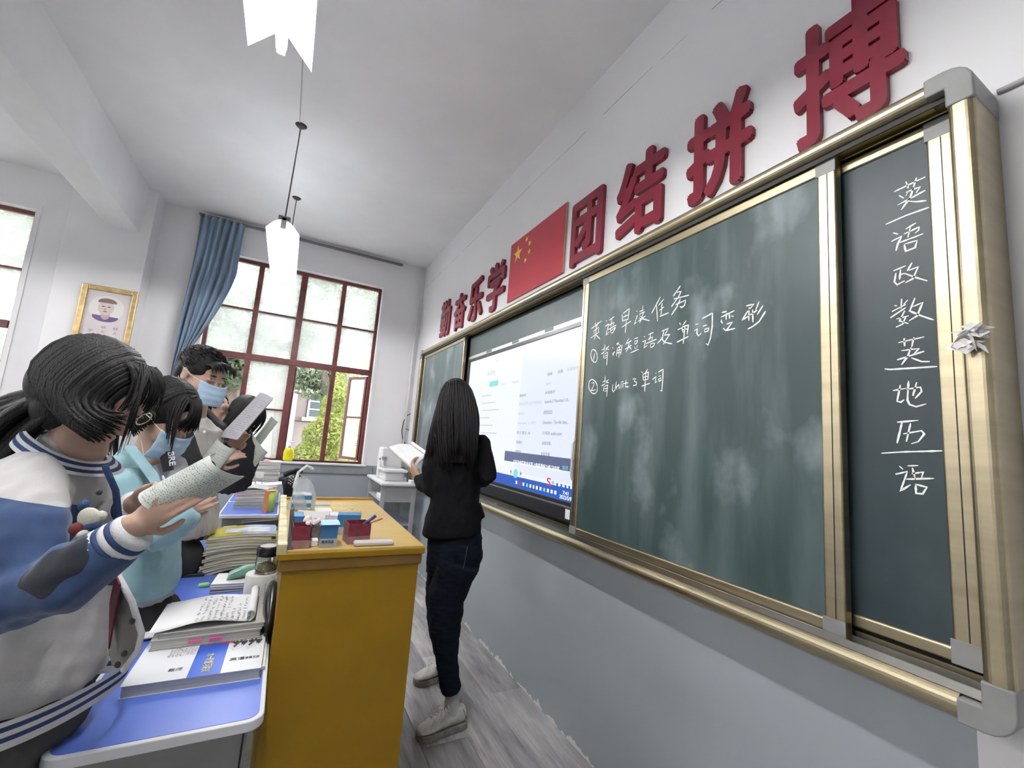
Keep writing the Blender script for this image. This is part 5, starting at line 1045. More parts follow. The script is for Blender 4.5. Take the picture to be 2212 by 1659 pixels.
for rows in (NL, FL): limb(body, legpts(rows), [(q(r, py, d) - q(l, py, d)).length / 2 * .6 for py, l, r, d in rows], 12)
for toe, heel in ((near_toe, near_heel), (far_toe, far_heel)):
    dd = (heel - toe).normalized(); body.ell(toe.lerp(heel, .55) + UP * .04, dd * .07, dd.cross(UP) * .022, UP * .02)
handW = q(910, 1040, .06); sh_l, el_l = q(943, 965, .03), q(938, 1055, .00)
limb(body, [sh_l, el_l, handW], [.030, .026, .022], 12); limb(body, [q(1030, 962, 0), q(1054, 1026, -.05), q(1038, 1036, .08), q(1020, 1015, .20)], [.026, .026, .024, .022], 12)
hand(body, handW + vw(-.012, .01, .012), vw(-.62, .35, .62), vw(.55, .45, .35), 1, (.55, .6, .65, .7), s=.92)
hand(body, q(1020, 1015, .20), vw(-.4, .6, .4), vw(-.8, 0, .2), -1, s=.9)
fit_skin(fuse(body, .0045, 4), skin, 'body', te)
# jeans
mb = MB(); sil(T, [(1130, 928, 1036, .095, 0), (1165, 924, 1041, .105, 0), (1200, 922, 1043, .11, 0), (1235, 920, 1034, .10, .005)], mb=mb, pw=2.1)
for rows in (NL, FL):
    P = legpts(rows)[:-1]; limb(mb, P, [(q(r, py, d) - q(l, py, d)).length / 2 * 1.03 for py, l, r, d in rows][:-1], 18, roundcap=False)
me = fuse(mb, .0055, 4); wrinkle(me, .0022, (10, 10, 16), 5); fit_skin(me, denim, 'jeans', te)
MB().tube([q(1010, 1180, -.107), q(1000, 1235, -.118)], .0012, 5).build('pocket_seam', M('jean_stitch', (.10, .10, .13), .8), te)
# socks, shoes
for toe, heel, ank, nm in ((near_toe, near_heel, q(975, 1530, -.01), 0), (far_toe, far_heel, q(962, 1490, .33), 1)):
    dd = (toe - heel).normalized(); lt = dd.cross(UP).normalized(); L = (toe - heel).length
    m2 = MB(); m2.tube([ank + UP * .05, ank - UP * .02, heel.lerp(toe, .26) + UP * .06], [.033, .035, .036], 16); m2.build('sock', M('grey_sock', (.46, .46, .45), .9, bump=.4), te, smooth=True)
    def sec(u, w_, z0, z1, n=14, base=heel, dd=dd, lt=lt, L=L):
        c = base + dd * (L * u); return [c + lt * (w_ * math.cos(a)) + UP * (z0 + (z1 - z0) * (.5 + .5 * math.sin(a))) for a in [2 * PI * k / n for k in range(n)]]
    sole = MB(); outl = [(0, .022), (.04, .033), (.2, .037), (.45, .038), (.7, .047), (.88, .043), (.97, .028), (1.0, .012)]
    sole.rings([[heel + dd * (L * u) + lt * w_ + UP * .001, heel + dd * (L * u) - lt * w_ + UP * .001, heel + dd * (L * u) - lt * w_ * .97 + UP * (.028 + .006 * max(0, u - .85)), heel + dd * (L * u) + lt * w_ * .97 + UP * (.028 + .006 * max(0, u - .85))] for u, w_ in outl]); sole_ = sole
    up_ = MB(); up_.rings([sec(.01, .024, .022, .085), sec(.07, .034, .022, .100), sec(.2, .036, .022, .098), sec(.34, .037, .022, .100), sec(.50, .040, .022, .090), sec(.66, .045, .022, .068), sec(.82, .043, .022, .054), sec(.93, .034, .022, .046), sec(.985, .018, .024, .038)])
    so = up_.build('shoe', shoe_w, te, smooth=True); sm_ = so.modifiers.new('s', 'SUBSURF'); sm_.levels = 1; sm_.render_levels = 1
    lc = MB()
    for k in range(5):
        u = .42 + .07 * k; z = .099 - .42 * (u - .40) * .19; c = heel + dd * (L * u); lc.tube([c + lt * .026 + UP * (z - .012), c + UP * (z + .004), c - lt * .026 + dd * .012 + UP * (z - .012)], .0028, 6)
    c = heel + dd * (L * .44) + UP * .102
    for s_ in (1, -1): lc.tube([c, c + lt * .022 * s_ + UP * .014, c + lt * .036 * s_ - UP * .004, c + lt * .02 * s_ + dd * .01], .0024, 6); lc.tube([c, c + lt * .03 * s_ + dd * .02 - UP * .004, c + lt * .045 * s_ + dd * .035 - UP * .02], .0022, 6)
    lc.build('laces', lace, so, smooth=True); sole_.build('sole', sole_m, so, smooth=False, bevel=.003)
    MB().grid(lambda u, v: heel + dd * (L * (.02 + .10 * v)) + lt * (.037 * (2 * u - 1)) * (1.0) + UP * (.040 + .045 * v), 2, 2).build('heel_tab', sole_m, so)
# jacket
mb = MB(); sil(T, [(938, 968, 1012, .055, 0), (948, 950, 1034, .070, 0), (965, 936, 1050, .088, 0), (1000, 934, 1048, .105, 0), (1045, 934, 1038, .105, 0), (1080, 930, 1036, .105, 0), (1110, 921, 1038, .11, 0), (1140, 914, 1040, .12, 0), (1152, 912, 1036, .122, 0), (1157, 918, 1010, .11, .01)], mb=mb, pw=2.25)
limb(mb, [q(943, 965, .02), q(934, 1010, -.01), q(934, 1058, -.02), q(912, 1044, .05), q(907, 1036, .07)], [.052, .052, .052, .040, .033], 16)
limb(mb, [q(1038, 958, 0), q(1047, 990, -.03), q(1056, 1026, -.05), q(1040, 1038, .07), q(1025, 1022, .16)], [.048, .044, .043, .037, .031], 16)
me = fuse(mb, .006, 10); wrinkle(me, .0030, (10, 10, 7), 2); fit_skin(me, blackcloth, 'jacket', te)
MB().prism([q(1036, 1085, -.03), q(1047, 1118, -.03), q(1040, 1122, -.03), q(1036, 1140, -.03), q(1026, 1140, -.03)], FH * .05).build('jacket_vent', blackcloth, te, bevel=.004)
# long hair
mb = MB(); sil(T, [(818, 975, 995, .03, .02), (826, 961, 1010, .075, .02), (842, 951, 1021, .10, .02), (865, 945, 1029, .112, .02), (895, 943, 1032, .110, .01), (925, 945, 1029, .085, -.02), (955, 950, 1026, .060, -.055), (985, 955, 1026, .040, -.085), (1000, 960, 1022, .025, -.10)], mb=mb, pw=2.0)
base = fuse(mb, .006, 5); hr_ = fit_skin(base, hair_m, 'hair', te)
mb = MB()
locks(mb, 95, lambda t: q(985 + 22 * math.cos(PI * (1 - t)), 822 + 6 * abs(2 * t - 1), -.03 - .03 * math.sin(PI * t)), lambda t: q(948 + 80 * t, 998 + 16 * math.sin(t * 9) + 8 * math.sin(t * 31), -.115 - .03 * math.sin(PI * t)), lambda t: q(925 + 122 * t, 880, -.13 - .03 * math.sin(PI * t)), .0075, 3, jit=.006)
locks(mb, 16, lambda t: q(966 - 6 * t, 832 + 8 * t, .0), lambda t: q(921 + 14 * t, 990 - 14 * t, -.06), lambda t: q(928 + 4 * t, 900, -.04), .007, 4, jit=.005)
locks(mb, 14, lambda t: q(1006 + 5 * t, 835 + 6 * t, .0), lambda t: q(1024 + 8 * t, 935 + 20 * t, -.04), lambda t: q(1042, 885, -.02), .007, 6, jit=.004)
mb.build('hair_locks', hair_m, hr_, smooth=True)
# open book in her hand
bk = thing('open_book', 'open paperback held up in the raised hand of the woman', 'book', (.66, 2.1, 1.1))
c0, c1, c2, c3 = q(838, 966, .30), q(890, 961, .36), q(921, 985, .12), q(893, 1014, .08)
MB().grid(lambda u, v: c0.lerp(c1, u).lerp(c3.lerp(c2, u), v) + UP * (.012 * math.sin(PI * u)), 10, 6, thick=(0, 0, -.008)).build('pages', paper, bk, smooth=True)
MB().tube([c1 + UP * .01, c2 + UP * .012], .010, 10, flat=.7).build('turned_pages', paper, bk, smooth=True); MB().tube([c0, c3], .004, 6).build('page_edge', edge, bk)
ex = (c1 - c0); ey = (c3 - c0); nn = ex.cross(ey).normalized(); nn = nn if nn.z > 0 else -nn
scribble(c0 + ex * .12 + ey * .08, ex.normalized(), -ey.normalized(), ex.length * .72, 12, ey.length * .07, .007, seed=9, nz=nn, depth=.016).build('printed_text', M('grey_print', (.42, .42, .46), .9), bk)
# ---------------------------------------------------------------- girl in the varsity jacket
A1 = (-.42, 1.30); g = lambda px, py, d=0: qp(A1, px, py, d)
g1 = thing('person', 'girl with black ponytail in white and blue college jacket reading a rolled booklet', 'person', (A1[0], A1[1], ZF))
body = MB(); hc = g(206, 850); neck = g(165, 975, .0)
F1, U1, R1 = head(body, hc, vw(.84, .12, -.52), vw(.45, .05, .85), neck, .95, False)
sil(A1, [(960, 120, 215, .05, 0), (1050, 40, 225, .085, 0), (1200, 0, 220, .10, 0), (1350, 10, 190, .07, 0), (1450, 30, 160, .06, 0)], mb=body)
wrR = g(290, 1136, -.16); wrL = g(296, 1088, .0)
elR = g(45, 1290, -.17); shR = g(45, 1090, -.12); elL = g(170, 1230, .15); shL = g(150, 1060, .17)
limb(body, [shR, elR, wrR], [.045, .036, .024], 14); limb(body, [shL, elL, wrL], [.045, .036, .024], 14)
hand(body, wrR, g(352, 1098, -.15) - wrR, vw(.25, .85, .35), -1, (.18, .22, .28, .34), .04, s=.68, thumb=(.7, .1), tlen=.9)
hand(body, wrL, g(352, 1062, -.02) - wrL, vw(.35, -.75, -.3), 1, (.25, .3, .35, .4), s=.80)
hip = g(95, 1560, .0); ft = [Vector((-.43, 1.22, ZF)), Vector((-.47, 1.40, ZF))]
legs(A1, Vector((-.43, 1.32, .66)), ft, (.095, .065, .05), M('charcoal_trousers', (.05, .05, .05), .9, bump=.3), g1, body)
fit_skin(fuse(body, .0042, 3), skin_d, 'body', g1)
# hair: skull cap, side curtain, ponytail, fringe
mb = MB(); mb.ell(hc + U1 * .026 - F1 * .018, R1 * .084, F1 * .102, U1 * .094, 24, 16); mb.ell(hc - F1 * .052 - U1 * .006, R1 * .078, F1 * .072, U1 * .082); mb.ell(g(140, 885, -.02), RH * .056, FH * .055, UP * .050); mb.ell(g(115, 880, .0), RH * .04, FH * .04, UP * .03)
me = fuse(mb, .006, 14); hr_ = fit_skin(me, hair_m, 'hair', g1)
mb = MB()
hug(mb, 210, hc + U1 * .026 - F1 * .018, F1, U1, R1, (.102, .092, .086), .86, -.93, lambda t: g(274 - 166 * t, 900 + 50 * math.sin(PI * min(1, t * 1.2)) + 16 * math.sin(t * 93) - 22 * t, -.078 - .015 * math.sin(PI * t)), .0046, 12)
locks(mb, 30, lambda t: hc + U1 * .108 + F1 * (.02 + .03 * t), lambda t: g(262 + 20 * t, 985 - 100 * t, -.064), lambda t: g(318 + 8 * t, 805, -.05 + .06 * t), .0038, 13, jit=.007)
locks(mb, 46, lambda t: hc + U1 * .105 + F1 * .03 + R1 * (-.05 + .10 * t), lambda t: hc + F1 * .094 + U1 * (.026 + .012 * math.sin(t * 17)) - R1 * (.055 - .11 * t), lambda t: hc + F1 * .092 + U1 * .088 - R1 * (.045 - .09 * t), .0042, 14, jit=.004)
locks(mb, 110, lambda t: g(118 - 10 * math.sin(t * 6), 855 + 36 * t, -.02 + .04 * math.sin(t * 20)), lambda t: g(-70 - 30 * math.sin(t * 11), 905 + 200 * t, -.03 + .05 * math.sin(t * 17)), lambda t: g(30, 842 + 100 * t, -.03 + .06 * math.sin(t * 13)), .010, 15, jit=.01)
mb.build('hair_locks', hair_m, hr_, smooth=True)
MB().tube([g(100, 868, 0) , g(84, 893, .01), g(78, 922, .0)], [.020, .027, .018], 14, flat=.8).build('hair_scrunchie', M('ivory_satin', (.58, .54, .46), .35, bump=.6, bscale=60), g1, smooth=True)
gm_ = M('gold_wire', (.72, .66, .48), .25, .9); mb = MB(); gc = hc + F1 * .100 + U1 * .004
for s_ in (.030, -.030): mb.tube([gc + R1 * (s_ + .020 * math.cos(a)) + U1 * (.016 * math.sin(a)) for a in [2 * PI * k / 16 for k in range(17)]], .0013, 6)
mb.tube([gc - R1 * .009, gc + R1 * .009], .0013, 6)
for s_ in (.056, -.056): mb.tube([gc + R1 * s_, hc + F1 * .02 + R1 * s_ * 1.35 + U1 * .002], .0013, 6)
mb.build('glasses', gm_, g1, smooth=True)
for s_ in (1, -1): MB().ell(hc + F1 * .0925 + U1 * .004 + R1 * .026 * s_, R1 * .013, F1 * .004, U1 * .003, 10, 6).build('eyelid', M('lash', (.05, .03, .03), .6), g1, smooth=True)
# jacket
ivory = (.50, .49, .49); navy = (.028, .060, .15)
mb = MB(); sil(A1, [(935, 105, 205, .050, 0), (965, 60, 226, .078, 0), (1010, 5, 242, .118, 0), (1070, -40, 252, .150, 0), (1160, -62, 256, .165, 0), (1260, -70, 256, .170, 0), (1360, -66, 248, .172, 0), (1440, -62, 240, .172, 0), (1490, -58, 228, .165, 0)], mb=mb, pw=2.3, n=36)
sR = [g(62, 1046, -.085), g(25, 1170, -.17), g(48, 1290, -.19), g(140, 1252, -.19), g(238, 1186, -.165)]; rR = [.066, .075, .066, .056, .043]
sL = [g(165, 1050, .15), g(190, 1150, .18), g(215, 1190, .15), g(270, 1110, .03)]; rL = [.07, .07, .06, .045]
limb(mb, sR, rR, 20); limb(mb, sL, rL, 18)
me = fuse(mb, .0055, 18); wrinkle(me, .0050, (10, 10, 7), 8)
seam_attr(me, [sR, sL], [(g(60, 1078, -.12), vw(-.12, -.25, -1)), (g(165, 1060, .16), vw(0, .4, -1))], .115)
jm = two_tone('college_jacket_wool', ivory, navy, (g(78, 1215, -.255), .055, (.006, .009, .018))); jk = fit_skin(me, jm, 'jacket', g1)
white_rib = M('white_rib_knit', (.62, .62, .64), .9, bump=.5, bscale=300); navy_rib = M('navy_rib_knit', (.028, .055, .15), .9, bump=.5, bscale=300)
for P0, P1, r0, r1 in ((g(232, 1190, -.166), g(294, 1145, -.160), .043, .034), (g(262, 1118, .035), g(298, 1090, .005), .040, .032)):
    stripes(P0, P1, r0, r1, [(0, .20, white_rib, 'cuff_band'), (.20, .38, navy_rib, 'cuff_band'), (.38, .58, white_rib, 'cuff_band'), (.58, .76, navy_rib, 'cuff_band'), (.76, 1, white_rib, 'cuff_band')], jk, (0, 0, 1))
# striped collar, hem bands, zip edge, hanging front flap
def ringband(rows, name, m_, n=40, pw=2.3):
    mb = MB(); R = []
    for py, l, r, b, d, tilt in rows:
        L_ = g(l, py - tilt, d); R_ = g(r, py + tilt, d); c = (L_ + R_) / 2; a = (R_ - L_) / 2
        R.append([c + a * math.copysign(abs(math.cos(t)) ** (2 / pw), math.cos(t)) + FH * b * math.copysign(abs(math.sin(t)) ** (2 / pw), math.sin(t)) for t in [2 * PI * k / n for k in range(n)]])
    mb.rings(R, False).build(name, m_, jk, smooth=True)
for k, (m_, u0, u1) in enumerate(((white_rib, 0, .16), (navy_rib, .16, .38), (white_rib, .38, .58), (navy_rib, .58, .80), (white_rib, .80, 1))):
    f = lambda u: (955 + 32 * u, 88 - 14 * u, 212 + 20 * u, .062 + .026 * u, -.01, 42)
    ringband([f(u0), f((u0 + u1) / 2), f(u1)], 'collar_band', m_)
for k, (m_, u0, u1) in enumerate(((white_rib, 0, .18), (navy_rib, .18, .36), (white_rib, .36, .55), (navy_rib, .55, .73), (white_rib, .73, 1))):
    f = lambda u: (1478 + 62 * u, -60 + 8 * u, 226 - 26 * u, .164 - .015 * u, 0, -16)
    ringband([f(u0), f((u0 + u1) / 2), f(u1)], 'hem_band', m_)
MB().tube([g(228, 1010, -.085), g(250, 1060, -.07), g(258, 1130, -.05), g(258, 1230, -.03)], .006, 8, flat=.5).build('front_edge', navy_rib, jk, smooth=True)
fp = [g(252, 1238, -.06), g(285, 1300, -.08), g(306, 1368, -.09), g(298, 1405, -.09), g(268, 1446, -.08), g(240, 1440, -.07), g(232, 1400, -.06), g(240, 1300, -.05)]
fo = MB().prism(fp, FH * .010).build('jacket_front', M('greige_lining', (.20, .185, .18), .85, var=.15, bump=.3), jk, bevel=.003)
MB().tube(fp[:5], .0055, 8).build('front_edge', white_rib, jk, smooth=True)
MB().prism([g(252, 1242, -.075), g(262, 1262, -.08), g(250, 1330, -.078), g(238, 1400, -.075), g(240, 1300, -.06)], FH * -.004).build('lining_stripe', M('maroon_lining', (.12, .02, .04), .8), jk)
for px, py in ((285, 1342), (268, 1412), (254, 1436)): MB().ell(g(px, py, -.096), RH * .006, FH * .003, UP * .006, 12, 8).build('snap_button', M('dark_snap', (.03, .03, .03), .4), jk, smooth=True)
MB().ell(g(214, 1063, -.150), RH * .006, FH * .003, UP * .006, 12, 8).build('snap_button', M('dark_snap', (.03, .03, .03), .4), jk, smooth=True)
# plain embroidered patch on the chest (generic shapes)
def blob(px, py, rx, ry, m_, d=-.158, rot=0): a = math.cos(rot); b = math.sin(rot); MB().ell(g(px, py, d), (RH * a + UP * b) * rx, FH * .008, (UP * a - RH * b) * ry, 18, 10).build('embroidered_patch', m_, jk, smooth=True)
cr_ = M('cream_thread', (.60, .58, .48), .9, bump=.5, bscale=400); nv_ = M('navy_thread', (.03, .06, .16), .9, bump=.5, bscale=400); br_ = M('brick_thread', (.22, .05, .04), .9, bump=.5, bscale=400)
blob(192, 1118, .020, .018, cr_); blob(182, 1092, .009, .011, nv_, -.155, -.4); blob(218, 1114, .010, .009, cr_, -.150); blob(166, 1142, .014, .011, br_, -.162, .5); blob(196, 1138, .018, .009, nv_, -.158, .3); blob(180, 1155, .011, .008, cr_, -.164, .5)
# rolled booklet
def booklet(name, label, fn, nu=24, nv=10, cover=paper3, txt=True, rows=16, seed=3, n_=1, group=None, size=.0045):
    b_ = thing(name, label, 'booklet', tuple(fn(.5, .5)), group); MB().grid(fn, nu, nv).build('page', cover, b_, smooth=True)
    m_ = MB(); o = .0022; n_ = 1; sg_ = [1]
    def nrm(u, v): e = .01; a = fn(min(u + e, 1), v) - fn(max(u - e, 0), v); c = fn(u, min(v + e, 1)) - fn(u, max(v - e, 0)); return a.cross(c).normalized() * sg_[0]
    sg_[0] = 1 if nrm(.5, .5).dot(CAM - fn(.5, .5)) > 0 else -1
    m_.grid(lambda u, v: fn(u, v) - nrm(u, v) * o, nu, nv); m_.grid(lambda u, v: fn(u * .97, v) - nrm(u, v) * o * 2.2, nu, nv); m_.build('inner_pages', paper, b_, smooth=True)
    if txt:
        m_ = MB(); rnd = random.Random(seed)
        for r in range(rows):
            u = .06 + .88 * r / rows; v = .08; end = .92 if rnd.random() > .3 else rnd.uniform(.5, .85)
            while v < end:
                if rnd.random() > .1:
                    a = u + rnd.uniform(-.008, .008); du = rnd.uniform(.007, .014); dv_ = rnd.uniform(.012, .034); k = nrm(a, v) * (.0007 * n_)
                    if dv_ > 0: m_.add([fn(a, v) + k, fn(a + du, v + .002) + k, fn(a + du, min(v + dv_, 1)) + k, fn(a, min(v + dv_, 1)) + k], [(0, 1, 2, 3)])
                v += .035 + .012 * rnd.random()
        m_.build('printed_text', M('grey_ink', (.20, .22, .23), .9), b_)
    return b_
def rollfn(P0, P1, wvec, depth, arc=1.0):
    """page curled round the axis P0->P1; wvec spans the visible width (m, upward), depth bulges to the viewer"""
    P0 = Vector(P0); P1 = Vector(P1); wv = Vector(wvec)
    def fn(u, v): th = (v - .5) * PI * arc; return P0.lerp(P1, u) + wv * (.5 * math.sin(th) / math.sin(PI * arc / 2)) - FH * (depth * (math.cos(th) - math.cos(PI * arc / 2)))
    return fn
wv = (g(462, 973, -.10) - g(531, 1030, -.10))
booklet('rolled_booklet', 'curled printed booklet held in both hands of the girl in the striped jacket', rollfn(g(352, 1085, -.12), g(498, 1004, -.08), wv * .92, .045), n_=-1, rows=26)
# ---------------------------------------------------------------- girl with mask, cyan shirt
A2 = (-.34, 1.85); g = lambda px, py, d=0: qp(A2, px, py, d)
g2 = thing('person', 'girl in sky blue shirt and pale blue face mask, dark hair falling forward', 'person', (A2[0], A2[1], ZF))
body = MB(); hc = g(358, 900); neck = g(322, 990)
F2, U2, R2 = head(body, hc, vw(.80, -.12, -.55), vw(.40, 0, .9), neck, .94)
sil(A2, [(985, 290, 345, .05, 0), (1050, 260, 370, .08, 0), (1180, 290, 370, .05, 0), (1255, 300, 358, .05, 0)], mb=body)
limb(body, [g(290, 1060, -.10), g(315, 1150, -.11), g(372, 1108, -.06)], [.040, .034, .024], 12); hand(body, g(378, 1104, -.06), vw(.8, .3, .4), vw(-.1, .9, .2), -1, s=.8)
legs(A2, Vector((-.36, 1.87, .60)), [Vector((-.40, 1.80, ZF)), Vector((-.43, 1.95, ZF))], (.09, .06, .045), M('black_trousers', (.02, .02, .022), .9), g2, body)
fit_skin(fuse(body, .0045, 3), skin, 'body', g2)
mb = MB(); mb.ell(hc + U2 * .032 - F2 * .026, R2 * .086, F2 * .098, U2 * .098, 24, 16); mb.ell(hc - F2 * .06 - U2 * .02, R2 * .07, F2 * .06, U2 * .075); hr_ = fit_skin(fuse(mb, .006, 4), hair_m, 'hair', g2)
mb = MB()
locks(mb, 30, lambda t: hc + U2 * .114 + F2 * (.03 - .06 * t) - R2 * .01, lambda t: g(372 - 12 * t, 980 - 50 * t, -.065), lambda t: g(398 - 40 * t, 855 - 10 * t, -.075), .0045, 31, jit=.005)
hug(mb, 120, hc + U2 * .030 - F2 * .024, F2, U2, R2, (.098, .096, .084), .45, -.93, lambda t: g(338 - 48 * t, 900 + 40 * t + 5 * math.sin(t * 60), -.085), .0045, 32)
locks(mb, 24, lambda t: g(275, 900 + 20 * t, 0), lambda t: g(215 + 40 * t, 985 + 10 * math.sin(t * 9), .02), lambda t: g(225 + 20 * t, 915, .02 + .02 * math.sin(t * 8)), .010, 33, jit=.006)
locks(mb, 34, lambda t: hc + U2 * .108 + F2 * .035 + R2 * (-.03 + .06 * t), lambda t: hc + F2 * .091 + U2 * .012 - R2 * (.055 - .11 * t), lambda t: hc + F2 * .098 + U2 * .088, .0055, 34, jit=.004)
mb.build('hair_locks', hair_m, hr_, smooth=True)
def facemask(hc, F_, U_, R_, root, s=.94):
    def fn(u, v):
        a = (u - .5) * 1.9; f = .122 - .034 * (abs(u - .5) * 2) ** 1.8 - .006 * math.cos(v * 3) ; uu = -.012 - v * .088 + .010 * (abs(u - .5) * 2) ** 2 * (1 - 2 * v); return hc + (F_ * (f + .008 * math.sin(v * PI)) + R_ * (.070 * math.sin(a) / math.sin(.95)) + U_ * uu + F_ * .0012 * math.sin(v * 22)) * s
    mk_ = MB().grid(fn, 16, 14, thick=tuple(F_ * -.0015)).build('face_mask', mask_m, root, smooth=True)
    mb = MB()
    for k in (0, 1):
        sg = 1 if k else -1; e = hc + (R_ * sg * .083 - F_ * .022) * s
        mb.tube([fn(k, .05), hc + (R_ * sg * .079 + F_ * .03 - U_ * .0) * s, e + U_ * .018], .0011, 5); mb.tube([fn(k, .95), hc + (R_ * sg * .074 + F_ * .02 - U_ * .055) * s, e - U_ * .028], .0011, 5)
    mb.build('mask_loop', lace, mk_)
    for sg in (1, -1): MB().ell(hc + (F_ * .0900 + U_ * .010 + R_ * .027 * sg) * s, R_ * .012, F_ * .004, U_ * .0028, 10, 6).build('eyelid', M('lash', (.05, .03, .03), .6), root, smooth=True); MB().ell(hc + (F_ * .0925 + U_ * .026 + R_ * .028 * sg) * s, R_ * .017, F_ * .003, U_ * .0035, 10, 6).build('eyebrow', hair_m, root, smooth=True)
facemask(hc, F2, U2, R2, g2)
greyk = M('light_grey_jersey', (.42, .42, .46), .9, bump=.3)
mb = MB(); sil(A2, [(975, 318, 372, .06, .05), (1000, 305, 405, .08, .05), (1030, 300, 416, .09, .05), (1060, 290, 408, .09, .05), (1200, 290, 385, .09, 0), (1290, 290, 372, .10, 0), (1318, 296, 352, .09, 0)], mb=mb); me = fuse(mb, .006, 3); wrinkle(me, .004, seed=4); fit_skin(me, greyk, 'inner_sweater', g2)
a, b, c, d = g(343, 978, -.045), g(368, 974, -.045), g(374, 1015, -.050), g(352, 1020, -.050)
MB().prism([a, b, c, d], FH * .003).build('chest_patch', M('black_patch', (.015, .015, .02), .7), g2)
text_mesh("BRE", b.lerp(c, .06) - FH * .0012 - (b - a) * .22, (c - b), (b - a), (c - b).length * .72, (b - a).length * .55, .0008, .02).build('patch_lettering', paper, g2)
cyan = M('sky_blue_cotton', (.27, .44, .49), .85, var=.12, scale=9, bump=.4, bscale=220)
mb = MB(); sil(A2, [(968, 262, 300, .05, -.02), (990, 245, 325, .085, -.02), (1030, 236, 352, .11, -.02), (1070, 244, 372, .12, -.02), (1120, 258, 386, .125, -.02), (1200, 272, 393, .13, -.02), (1260, 280, 388, .13, -.02), (1288, 290, 372, .12, -.02)], mb=mb)
limb(mb, [g(280, 1050, -.10), g(300, 1130, -.13), g(345, 1155, -.14), g(392, 1125, -.11)], [.058, .056, .054, .046], 16)
me = fuse(mb, .006, 3); wrinkle(me, .0050, (10, 10, 6), 12); fit_skin(me, cyan, 'shirt', g2)
MB().tube([g(388, 1150, -.115), g(398, 1118, -.105), g(404, 1102, -.09)], [.020, .034, .018], 14, flat=.7).build('frayed_cuff', cyan, g2, smooth=True)
MB().prism([g(262, 962, -.115), g(290, 962, -.10), g(338, 1022, -.13), g(350, 1052, -.14), g(330, 1050, -.145), g(300, 1010, -.14)], FH * .006).build('shirt_collar', cyan, g2, bevel=.002)
MB().tube([g(352, 1030, -.125), g(368, 1070, -.14), g(388, 1095, -.15)], .005, 8, flat=.5).build('button_placket', M('pale_lilac_trim', (.52, .56, .66), .8), g2, smooth=True)
# ---------------------------------------------------------------- boy with mask
A3 = (-.36, 2.42); g = lambda px, py, d=0: qp(A3, px, py, d)
g3 = thing('person', 'tall boy with short black hair, blue face mask and black coat over cream shirt', 'person', (A3[0], A3[1], ZF))
body = MB(); hc = g(436, 812); neck = g(408, 905)
F3, U3, R3 = head(body, hc, vw(.90, -.22, -.30), vw(.22, 0, .97), neck, 1.02, True, .058)
sil(A3, [(890, 385, 440, .06, 0), (950, 370, 465, .09, 0), (1050, 385, 450, .06, 0), (1120, 392, 440, .05, 0)], mb=body)
limb(body, [g(395, 960, -.1), g(415, 1030, -.12), g(458, 1000, -.02)], [.045, .038, .027], 12); hand(body, g(462, 1000, -.02), vw(.75, .2, .55), vw(.2, .9, 0), -1, s=.85)
limb(body, [g(430, 960, .12), g(455, 1010, .12), g(498, 962, .10)], [.045, .038, .027], 12); hand(body, g(500, 962, .10), vw(.6, -.1, .7), vw(.3, -.9, 0), 1, s=.85)
legs(A3, Vector((-.38, 2.42, .66)), [Vector((-.42, 2.36, ZF)), Vector((-.46, 2.52, ZF))], (.095, .065, .05), M('black_trousers', (.02, .02, .022), .9), g3, body)
fit_skin(fuse(body, .0045, 3), skin, 'body', g3)
mb = MB(); mb.ell(hc + U3 * .050 - F3 * .022, R3 * .086, F3 * .102, U3 * .080, 24, 16); mb.ell(hc - F3 * .060 - U3 * .005, R3 * .076, F3 * .052, U3 * .080); mb.ell(hc + U3 * .030 + F3 * .004, R3 * .0845, F3 * .072, U3 * .050); hr_ = fit_skin(fuse(mb, .005, 4), hair_m, 'hair', g3)
mb = MB()
rnd = random.Random(77)
for k in range(700):
    th = rnd.uniform(-PI, PI); ph = rnd.uniform(-.25, 1.5); dr = R3 * math.sin(th) * math.cos(ph) + F3 * math.cos(th) * math.cos(ph) + U3 * math.sin(ph)
    f_ = math.cos(th) * math.cos(ph)
    if f_ > .5 and ph < .42: continue
    p = hc + U3 * .052 - F3 * .028 + R3 * dr.dot(R3) * .080 + F3 * dr.dot(F3) * .094 + U3 * dr.dot(U3) * .078; e = p + dr * .010 + F3 * rnd.uniform(.008, .026) - U3 * rnd.uniform(0, .014); mb.tube([p - dr * .008, p + dr * .008, e], [.0038, .0034, .0006], 5, roundcap=False)
for k in range(26):
    t = k / 25; p = hc + U3 * (.070 + .02 * math.sin(PI * t)) + F3 * .066 + R3 * (.062 - .124 * t); mb.tube([p, p + F3 * .034 + U3 * .0, p + F3 * (.052 + .006 * math.sin(k * 3)) - U3 * (.026 + .012 * math.sin(k * 5))], [.007, .006, .001], 6, roundcap=False)
mb.build('hair_locks', hair_m, hr_, smooth=True)
facemask(hc, F3, U3, R3, g3, 1.03)
cream = M('cream_knit', (.42, .40, .38), .9, bump=.5, bscale=160)
mb = MB(); sil(A3, [(898, 392, 445, .06, 0), (930, 380, 480, .09, 0), (980, 378, 482, .10, 0), (1050, 385, 470, .10, 0), (1100, 385, 470, .11, 0), (1140, 384, 470, .12, 0), (1158, 390, 462, .11, 0)], mb=mb); me = fuse(mb, .006, 3); wrinkle(me, .005, seed=14); fit_skin(me, cream, 'long_shirt', g3)
MB().ell(g(441, 933, -.105), RH * .007, FH * .003, UP * .007, 12, 8).build('shirt_button', paper, g3, smooth=True)
coat = M('black_coat_cloth', (.013, .013, .016), .85, bump=.4, bscale=200)
mb = MB(); sil(A3, [(880, 380, 412, .06, -.03), (905, 366, 425, .09, -.03), (950, 356, 432, .12, -.03), (1020, 360, 430, .13, -.03), (1080, 366, 436, .13, -.03), (1148, 372, 444, .14, -.03)], mb=mb)
